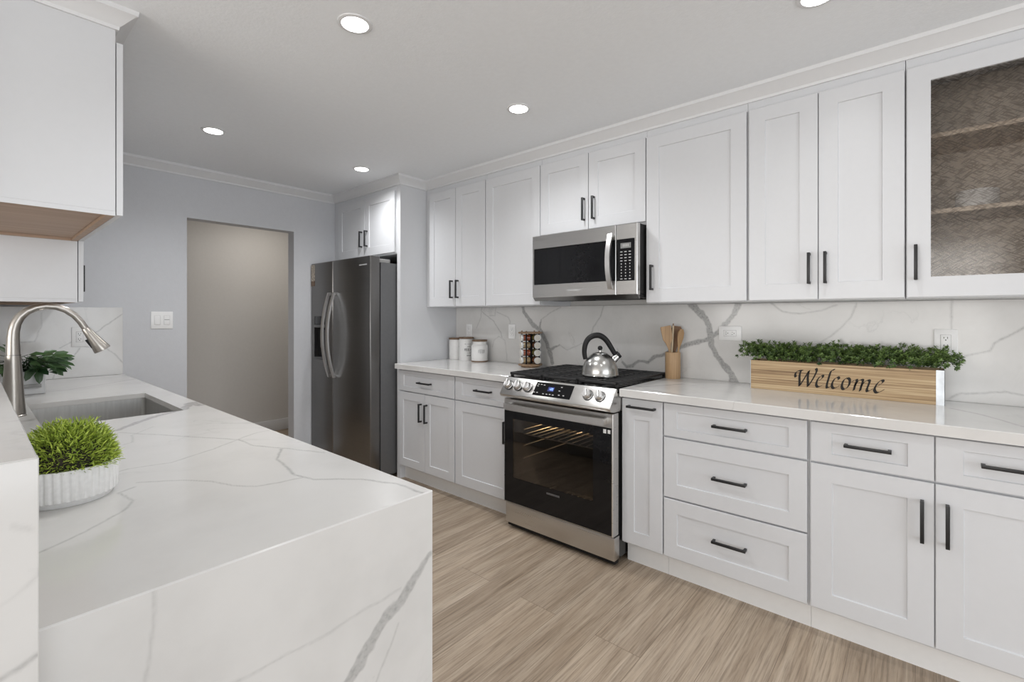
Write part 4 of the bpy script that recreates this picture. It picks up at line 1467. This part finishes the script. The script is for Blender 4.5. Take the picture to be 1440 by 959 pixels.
for k, side_ in SIDES:
    a = RO - k * PI / 2
    d = Vector((math.cos(a), math.sin(a), 0))
    sd2 = Vector((-d.y, d.x, 0))
    for tier in range(4):
        z = SZ + .0525 + tier * .0555
        p0 = Vector((SX, SY, z)) + sd2 * .026 + d * .016
        shade = SHADES[(tier * 2 + (k % 3)) % 4] if side_ != 'canister side' else ['spice_red', 'spice_tan', 'spice_green', 'spice_brown'][tier]
        j = obj('spice_jar', add_lathe(BM(), p0, [(0, 0), (.021, 0), (.0235, .003), (.0235, .048), (.020, .053), (.020, .0545), (0, .0545)], 20, axis=tuple(d)), M[shade], None, tuple(p0))
        tag(j, 'small spice jar on the %s tier of the carousel, lid %s' % (TIER[tier], WHAT[side_]), 'spice jar', GJ)
        ldn = obj('lid', add_lathe(BM(), p0 + d * .0547, [(0, 0), (.0232, 0), (.0245, .002), (.0245, .014), (.0235, .0155), (0, .0155)], 24, axis=tuple(d)), M['lid_edge'], j)
        obj('lid_label', add_lathe(BM(), p0 + d * .0703, [(0, 0), (.0215, 0), (.0215, .0006), (0, .0006)], 24, axis=tuple(d)), M['lid_print'], ldn)

# ------------------------------------------------------------------ welcome planter
PY0, PY1, PX0, PX1, PZ0, PZ1 = -0.066, 0.694, 2.722, 2.862, 0.9352, 1.0835
t = thing('planter_box', 'long wooden planter box reading Welcome, filled with boxwood', 'planter', ((PX0 + PX1) / 2, (PY0 + PY1) / 2, PZ0))
bm = BM()
for q in ((PX0, PX0 + .014, PY0 + .0015, PY1 - .0015, PZ0, PZ1), (PX1 - .014, PX1, PY0 + .0015, PY1 - .0015, PZ0, PZ1), (PX0 + .0145, PX1 - .0145, PY0 + .0015, PY0 + .014, PZ0, PZ1 - .002), (PX0 + .0145, PX1 - .0145, PY1 - .014, PY1 - .0015, PZ0, PZ1 - .002), (PX0 + .0145, PX1 - .0145, PY0 + .0145, PY1 - .0145, PZ0 + .001, PZ0 + .012)):
    add_box(bm, *q, 0.0006, 1)
obj('wooden_box', bm, M['crate'], t)
bm = BM()
for y, s in ((PY0, 1), (PY1, -1)):
    ya, yb = (y, y + .0012) if s > 0 else (y - .0012, y)
    add_box(bm, PX0 - .0012, PX1, ya, yb, PZ0, PZ1 + .001)
ya, yb = PY0, PY0 + .028
add_box(bm, PX0 - .0012, PX0 - .0002, ya, yb, PZ0, PZ1 + .001)
obj('metal_corner', bm, M['zinc'], t)
obj('soil', box(PX0 + .015, PX1 - .015, PY0 + .0145, PY1 - .0145, PZ1 - .03, PZ1 - .012), M['soil'], t)


def catmull(pts, k=7):
    return smooth_path([Vector((p[0], p[1], 0)) for p in pts], k)


STROKES = [
    [(298, 226), (288, 210), (296, 176), (326, 158), (374, 156)],
    [(352, 160), (338, 215), (338, 275), (337, 326)], [(340, 324), (388, 250), (446, 158)],
    [(446, 158), (432, 220), (432, 280), (433, 331)], [(435, 328), (480, 262), (512, 205), (531, 160), (522, 134)],
    [(533, 279), (570, 258), (599, 229), (596, 212), (573, 217), (540, 256), (525, 305), (538, 334), (566, 331), (603, 306)],
    [(722, 152), (700, 152), (680, 178), (660, 240), (640, 312), (642, 342), (664, 338), (690, 318)],
    [(766, 256), (768, 238), (752, 229), (722, 250), (696, 298), (698, 336), (722, 349), (768, 322)],
    [(848, 240), (818, 262), (798, 316), (808, 354), (838, 354), (872, 312), (880, 262), (862, 240), (844, 244)],
    [(908, 274), (938, 258), (952, 262), (934, 312), (920, 368)], [(930, 322), (958, 276), (994, 256), (1012, 266), (996, 322), (982, 374)],
    [(992, 328), (1022, 284), (1058, 262), (1078, 270), (1066, 312), (1050, 356), (1060, 378), (1104, 352)],
    [(1131, 333), (1170, 312), (1205, 284), (1204, 264), (1180, 268), (1146, 304), (1124, 354), (1138, 386), (1166, 386), (1212, 360)],
]
bm = BM()
NIB = (21.0, -13.0)


def wordpt(u, v, c):
    v2 = v - 0.0755 * (u - 345)
    return (PX0 - .0003 - c, 0.489 - (u - 285) * 0.000378, 0.9680 + (325 - v2) * 0.00045)


for sp_ in STROKES:
    P = catmull(sp_)
    for i in range(len(P) - 1):
        a, b = P[i], P[i + 1]
        if (b - a).length < .5:
            continue
        quad = [(a.x - NIB[0] * .62, a.y - NIB[1] * .62), (a.x + NIB[0] * .62, a.y + NIB[1] * .62), (b.x + NIB[0] * .62, b.y + NIB[1] * .62), (b.x - NIB[0] * .62, b.y - NIB[1] * .62)]
        dx, dy = b.x - a.x, b.y - a.y
        if abs(dx * NIB[1] - dy * NIB[0]) < 4.0:      # moving along the nib: give the hairline a little body
            ln = math.hypot(dx, dy)
            ox, oy = -dy / ln * 2.2, dx / ln * 2.2
            quad = [(a.x - ox - dx / ln * 9, a.y - oy - dy / ln * 9), (a.x + ox - dx / ln * 9, a.y + oy - dy / ln * 9), (b.x + ox + dx / ln * 9, b.y + oy + dy / ln * 9), (b.x - ox + dx / ln * 9, b.y - oy + dy / ln * 9)]
        add_prism(bm, quad, wordpt, 0.0, 0.0006)
obj('lettering', bm, M['char'], t)
# boxwood sprigs: rosettes of small leaves on short stems, in clumps
leaves = []
r_ = random.Random(5)
clumps = []
y = PY0 - .01
while y < PY1 + .015:
    for x in (PX0 + .030, PX0 + .070, PX0 + .112):
        clumps.append((x + r_.uniform(-.012, .012), y + r_.uniform(-.012, .012), r_.uniform(.042, .056)))
    y += .046
for cx, cy, cr in clumps:
    cz = PZ1 + .020 + r_.uniform(-.006, .014) + (.012 if cx > PX0 + .05 else 0)
    for s in range(30):
        th, ph = r_.uniform(0, 2 * PI), math.acos(r_.uniform(-.45, 1))
        q = Vector((math.cos(th) * math.sin(ph), math.sin(th) * math.sin(ph), math.cos(ph)))
        p = Vector((cx, cy, cz)) + Vector((q.x * cr * .9, q.y * cr, q.z * cr * 1.1)) * r_.uniform(.55, 1.0)
        if p.x > 2.872 or (p.z < PZ1 + .004 and PX0 < p.x < PX1 + .02 and PY0 + .01 < p.y < PY1):
            continue
        if p.x < PX0 - .016:
            continue
        d0 = (q * .8 + Vector((0, 0, .55))).normalized()
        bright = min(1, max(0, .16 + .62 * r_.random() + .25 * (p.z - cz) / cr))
        a, b = frame_of(d0)
        off = r_.uniform(0, 2)
        for m in range(7):
            an = off + m * 2.4
            out = a * math.cos(an) + b * math.sin(an)
            dd = (out * .8 + d0 * (.35 + .1 * m)).normalized()
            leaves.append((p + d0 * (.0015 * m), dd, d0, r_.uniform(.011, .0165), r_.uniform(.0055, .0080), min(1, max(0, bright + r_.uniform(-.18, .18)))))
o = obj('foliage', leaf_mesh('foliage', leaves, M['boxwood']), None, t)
# ------------------------------------------------------------------ ribbed pot of grass
GX, GY, GZ = 0.1465, 1.450, 0.9103
t = thing('potted_grass', 'bright green artificial grass in a round ribbed white pot by the half wall', 'potted plant', (GX, GY, GZ))
R = 0.0885
obj('ribbed_pot', add_lathe(BM(), (GX, GY, GZ), [(0, 0), (R * .86, 0), (R * .88, .003), (R * .88, .011), (R * .985, .0135), (R, .016), (R * 1.005, .074), (R * .995, .0785), (R * .93, .0785), (R * .90, .060), (0, .058)], 480, wave=(40, .0032, .0150, .0745)), M['matt_ceramic'], t, angle=50)
leaves = []
for k in range(9500):
    th, ph = r_.uniform(0, 2 * PI), math.acos(r_.uniform(-.02, 1))
    q = Vector((math.cos(th) * math.sin(ph), math.sin(th) * math.sin(ph), math.cos(ph)))
    rr = r_.uniform(.55, 1.0)
    bump = 1 + .10 * math.sin(th * 3 + 1) * math.sin(ph * 3)
    p = Vector((GX, GY, GZ + .074)) + Vector((q.x * .088, q.y * .088, q.z * .092)) * rr * bump
    d0 = (q + Vector((r_.uniform(-.8, .8), r_.uniform(-.8, .8), r_.uniform(-.25, .75)))).normalized()
    if d0.z < -.3:
        d0.z = -.3
    ln = r_.uniform(.009, .018)
    tip = p + d0 * ln
    if tip.x < 0.060 or p.x < 0.062:
        continue
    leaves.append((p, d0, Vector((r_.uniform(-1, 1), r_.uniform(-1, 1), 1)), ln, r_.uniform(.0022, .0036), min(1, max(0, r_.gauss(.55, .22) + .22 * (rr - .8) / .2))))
obj('grass_blades', leaf_mesh('grass_blades', leaves, M['grass']), None, t)
obj('moss_core', add_lathe(BM(), (GX, GY, GZ + .0588), [(0, 0), (.078, 0), (.076, .03), (.060, .062), (.034, .080), (0, .086)], 28), M['soil'], t)

# ------------------------------------------------------------------ white box planter behind the faucet
BX0, BX1, BY0, BY1, BZ0, BZ1 = 0.085, 0.268, 3.475, 3.605, 0.9103, 1.030
t = thing('potted_ivy', 'dark green leafy plant in a square white pot behind the faucet', 'potted plant', (0.177, 3.54, BZ0))
bm = BM()
rings = [rrect(bm, BX0 + .004, BX1 - .004, BY0 + .004, BY1 - .004, BZ0, .006, 3), rrect(bm, BX0, BX1, BY0, BY1, BZ0 + .004, .008, 3), rrect(bm, BX0, BX1, BY0, BY1, BZ1 - .002, .008, 3), rrect(bm, BX0 + .002, BX1 - .002, BY0 + .002, BY1 - .002, BZ1, .007, 3), rrect(bm, BX0 + .008, BX1 - .008, BY0 + .008, BY1 - .008, BZ1, .005, 3), rrect(bm, BX0 + .010, BX1 - .010, BY0 + .010, BY1 - .010, BZ0 + .085, .005, 3)]
loft(bm, rings)
obj('square_pot', bm, M['pot_white'], t)
bm = add_box(BM(), 0.105, 0.251, BY0 - .012, BY0 - .0003, 0.945, 0.964, 0.002)
obj('front_rail', bm, M['hinge'], t)
obj('soil', box(BX0 + .012, BX1 - .012, BY0 + .012, BY1 - .012, BZ0 + .0855, BZ0 + .098), M['soil'], t)
leaves = []
sb = BM()
for k in range(84):
    th = r_.uniform(0, 2 * PI)
    rad_ = r_.uniform(.02, .13)
    ex = Vector((.177 + math.cos(th) * rad_ * 1.05, 3.53 + math.sin(th) * rad_ * .8, BZ1 + r_.uniform(.0, .105) - rad_ * .25))
    if r_.random() < .45:
        ex.x = r_.uniform(.20, .315)
        ex.y = r_.uniform(3.40, 3.55)
        ex.z = r_.uniform(1.03, 1.115)
    if ex.x < .02:
        ex.x = .02
    b0 = Vector((r_.uniform(.13, .22), r_.uniform(3.51, 3.57), BZ1 - .02))
    add_tube(sb, [b0, b0.lerp(ex, .55) + Vector((0, 0, .035)), ex], .0015, 5)
    dd = (ex - Vector((.17, 3.54, BZ1 + .02)))
    dd.z *= .4
    dd = (dd.normalized() + Vector((r_.uniform(-.4, .4), r_.uniform(-.5, .2), r_.uniform(-.55, .25)))).normalized()
    leaves.append((ex, dd, Vector((r_.uniform(-.5, .5), -.6 + r_.uniform(-.3, .3), 1)), r_.uniform(.055, .085), r_.uniform(.026, .040), r_.random()))
for p, d in (((.236, 3.465, 1.035), (.10, -.3, -1)), ((.285, 3.47, 1.05), (.6, -.2, -.6)), ((.215, 3.46, 1.05), (-.3, -.3, -.8)), ((.12, 3.46, 1.06), (-.5, -.3, -.4)), ((.31, 3.5, 1.085), (1, -.1, .0)), ((.29, 3.5, 1.10), (1, 0, .35)), ((.27, 3.5, 1.075), (.9, -.2, -.25))):
    leaves.append((Vector(p), Vector(d), Vector((.1, -1, .5)), .072, .036, r_.random()))
    add_tube(sb, [(.18, 3.52, BZ1 - .02), Vector((.18, 3.52, BZ1 - .02)).lerp(Vector(p), .5) + Vector((0, 0, .02)), p], .0015, 5)
obj('leaves', leaf_mesh('leaves', leaves, M['ivy'], 0.18), None, t)
obj('stems', sb, M['boxwood'], t)

# white ramekin behind the patterned glass
t = thing('ramekin', 'round white dish on the shelf behind the cross-hatched glass', 'dish', (2.72, -0.163, 1.7535))
obj('dish', add_lathe(BM(), (2.72, -0.163, 1.7533), [(0, 0), (.062, 0), (.066, .004), (.067, .072), (.065, .075), (.061, .073), (.059, .010), (0, .008)], 80, wave=(26, .002, .006, .060)), M['ceramic'], t)

# ------------------------------------------------------------------ sockets and switches
def outlet(label, f, a, b, w, h, horizontal=False, kind='outlet', cat='wall socket'):
    p = f(a, b, 0)
    t = thing('wall_outlet' if kind == 'outlet' else 'light_switch', label, cat, p, 'wall sockets and switches' if kind == 'outlet' else None)
    obj('cover_plate', add_fbox(BM(), f, a - w / 2, a + w / 2, b - h / 2, b + h / 2, 0.0003, 0.006, 0.0022), M['white_plastic'], t)
    if kind == 'outlet':
        iw, ih = (.034, .068) if not horizontal else (.068, .034)
        fc = obj('socket_face', add_fbox(BM(), f, a - iw / 2, a + iw / 2, b - ih / 2, b + ih / 2, 0.0062, 0.0075, 0.0008), M['white_plastic'], t)
        bm = BM()
        e = .0007
        for q in ((a - iw / 2 - e, a + iw / 2 + e, b - ih / 2 - e, b - ih / 2), (a - iw / 2 - e, a + iw / 2 + e, b + ih / 2, b + ih / 2 + e), (a - iw / 2 - e, a - iw / 2, b - ih / 2, b + ih / 2), (a + iw / 2, a + iw / 2 + e, b - ih / 2, b + ih / 2)):
            add_fbox(bm, f, *q, 0.0061, 0.0064)
        for s in (-1, 1):
            for u, v, du, dv in ((-.006, .004, .0010, .0045), (.006, .004, .0010, .0036), (0, -.006, .0022, .0022)):
                if horizontal:
                    add_fbox(bm, f, a + s * .017 + v - dv, a + s * .017 + v + dv, b + u - du, b + u + du, 0.0076, 0.0078)
                else:
                    add_fbox(bm, f, a + u - du, a + u + du, b + s * .017 + v - dv, b + s * .017 + v + dv, 0.0076, 0.0078)
        obj('socket_slots', bm, M['slot'], fc)
    return t


FS, FE, FBK = face_mx(XS), face_my(4.22), face_my(YB)
outlet('white socket plate mounted sideways behind the boxwood planter\'s end', FS, 0.848, 1.216, .124, .082, True)
outlet('white socket plate partly behind the zinc-cornered end of the planter', FS, -0.073, 1.197, .080, .118)
outlet('white wall plate on the stone above the canisters', FS, 3.022, 1.186, .072, .116)
outlet('white wall plate on the stone beside the spice carousel', FS, 2.522, 1.189, .072, .116)
outlet('white socket plate on the small backsplash behind the spray head', FE, 0.484, 1.177, .078, .128)
t = outlet('double white rocker switch plate on the blue-grey wall by the opening', FBK, 0.938, 1.2845, .134, .126, kind='switch', cat='light switch')
obj('rocker', add_fbox(BM(), FBK, 0.892, 0.926, 1.252, 1.317, 0.0062, 0.0095, 0.0015), M['white_plastic'], t)
dm = obj('dimmer', add_fbox(BM(), FBK, 0.950, 0.984, 1.252, 1.317, 0.0062, 0.0085, 0.0015), M['white_plastic'], t)
obj('dimmer_slider', add_fbox(BM(), FBK, 0.952, 0.982, 1.286, 1.290, 0.0086, 0.0105), M['hinge'], dm)
bm = BM()
for a in (0.909, 0.967):
    bmf = [(a - .0185, a + .0185, 1.2505, 1.2512), (a - .0185, a + .0185, 1.3178, 1.3185), (a - .0185, a - .0178, 1.2512, 1.3178), (a + .0178, a + .0185, 1.2512, 1.3178)]
    for q in bmf:
        add_fbox(bm, FBK, *q, 0.0061, 0.0064)
obj('switch_gaps', bm, M['hinge'], t)

# ------------------------------------------------------------------ recessed ceiling lights
CANS = [(0.985, 3.28, 'round recessed ceiling light nearest the blue-grey back wall'), (0.985, 1.665, 'large-looking round recessed ceiling light above the peninsula edge'), (1.975, 1.672, 'round recessed ceiling light out in front of the microwave'),
        (1.992, 3.272, 'round recessed ceiling light in front of the fridge cabinet'), (1.975, 0.285, 'round recessed ceiling light cut by the top edge of the photo')]
proto = None
for x, y, lab in CANS + [(0.985, 0.285, None)]:
    if lab is None:
        lab = 'round recessed ceiling light near the camera, outside the photo'
    t = thing('recessed_light', lab, 'ceiling light', (x, y, ZC), 'recessed ceiling lights')
    if proto is None:
        obj('trim_ring', add_lathe(BM(), (x, y, ZC - .0052), [(.050, .0005), (.060, .0), (.065, .002), (.066, .0049), (.050, .0049), (.050, .0005)], 40), M['trim'], t)
        obj('diffuser', add_lathe(BM(), (x, y, ZC - .0045), [(0, 0), (.0495, 0), (.0495, .004), (0, .004)], 40), M['glow'], t)
        proto = t
    else:
        for ch in list(proto.children):
            c = ch.copy()
            COL.objects.link(c)
            c.parent = t
for ob in [o for o in bpy.data.objects if o.name.startswith('recessed_light')]:
    ld = bpy.data.lights.new('can_lamp', 'SPOT')
    ld.spot_size = math.radians(150)
    ld.spot_blend = 1.0
    ld.shadow_soft_size = 0.045
    ld.energy = CAN_POWER * (0.3 if ob.location.y < 1 else 1.0)
    ld.color = (0.985, 0.99, 1.0)
    lo = bpy.data.objects.new('can_lamp', ld)
    COL.objects.link(lo)
    lo.parent = ob
    lo.location = (0, 0, -0.009)
# one in the hallway
ld = bpy.data.lights.new('hallway_lamp', 'AREA')
ld.shape = 'DISK'
ld.size = 0.3
ld.energy = 5.6
ld.color = (1.0, 0.94, 0.86)
lo = bpy.data.objects.new('hallway_lamp', ld)
COL.objects.link(lo)
lo.location = (2.1, 4.9, ZC - .01)
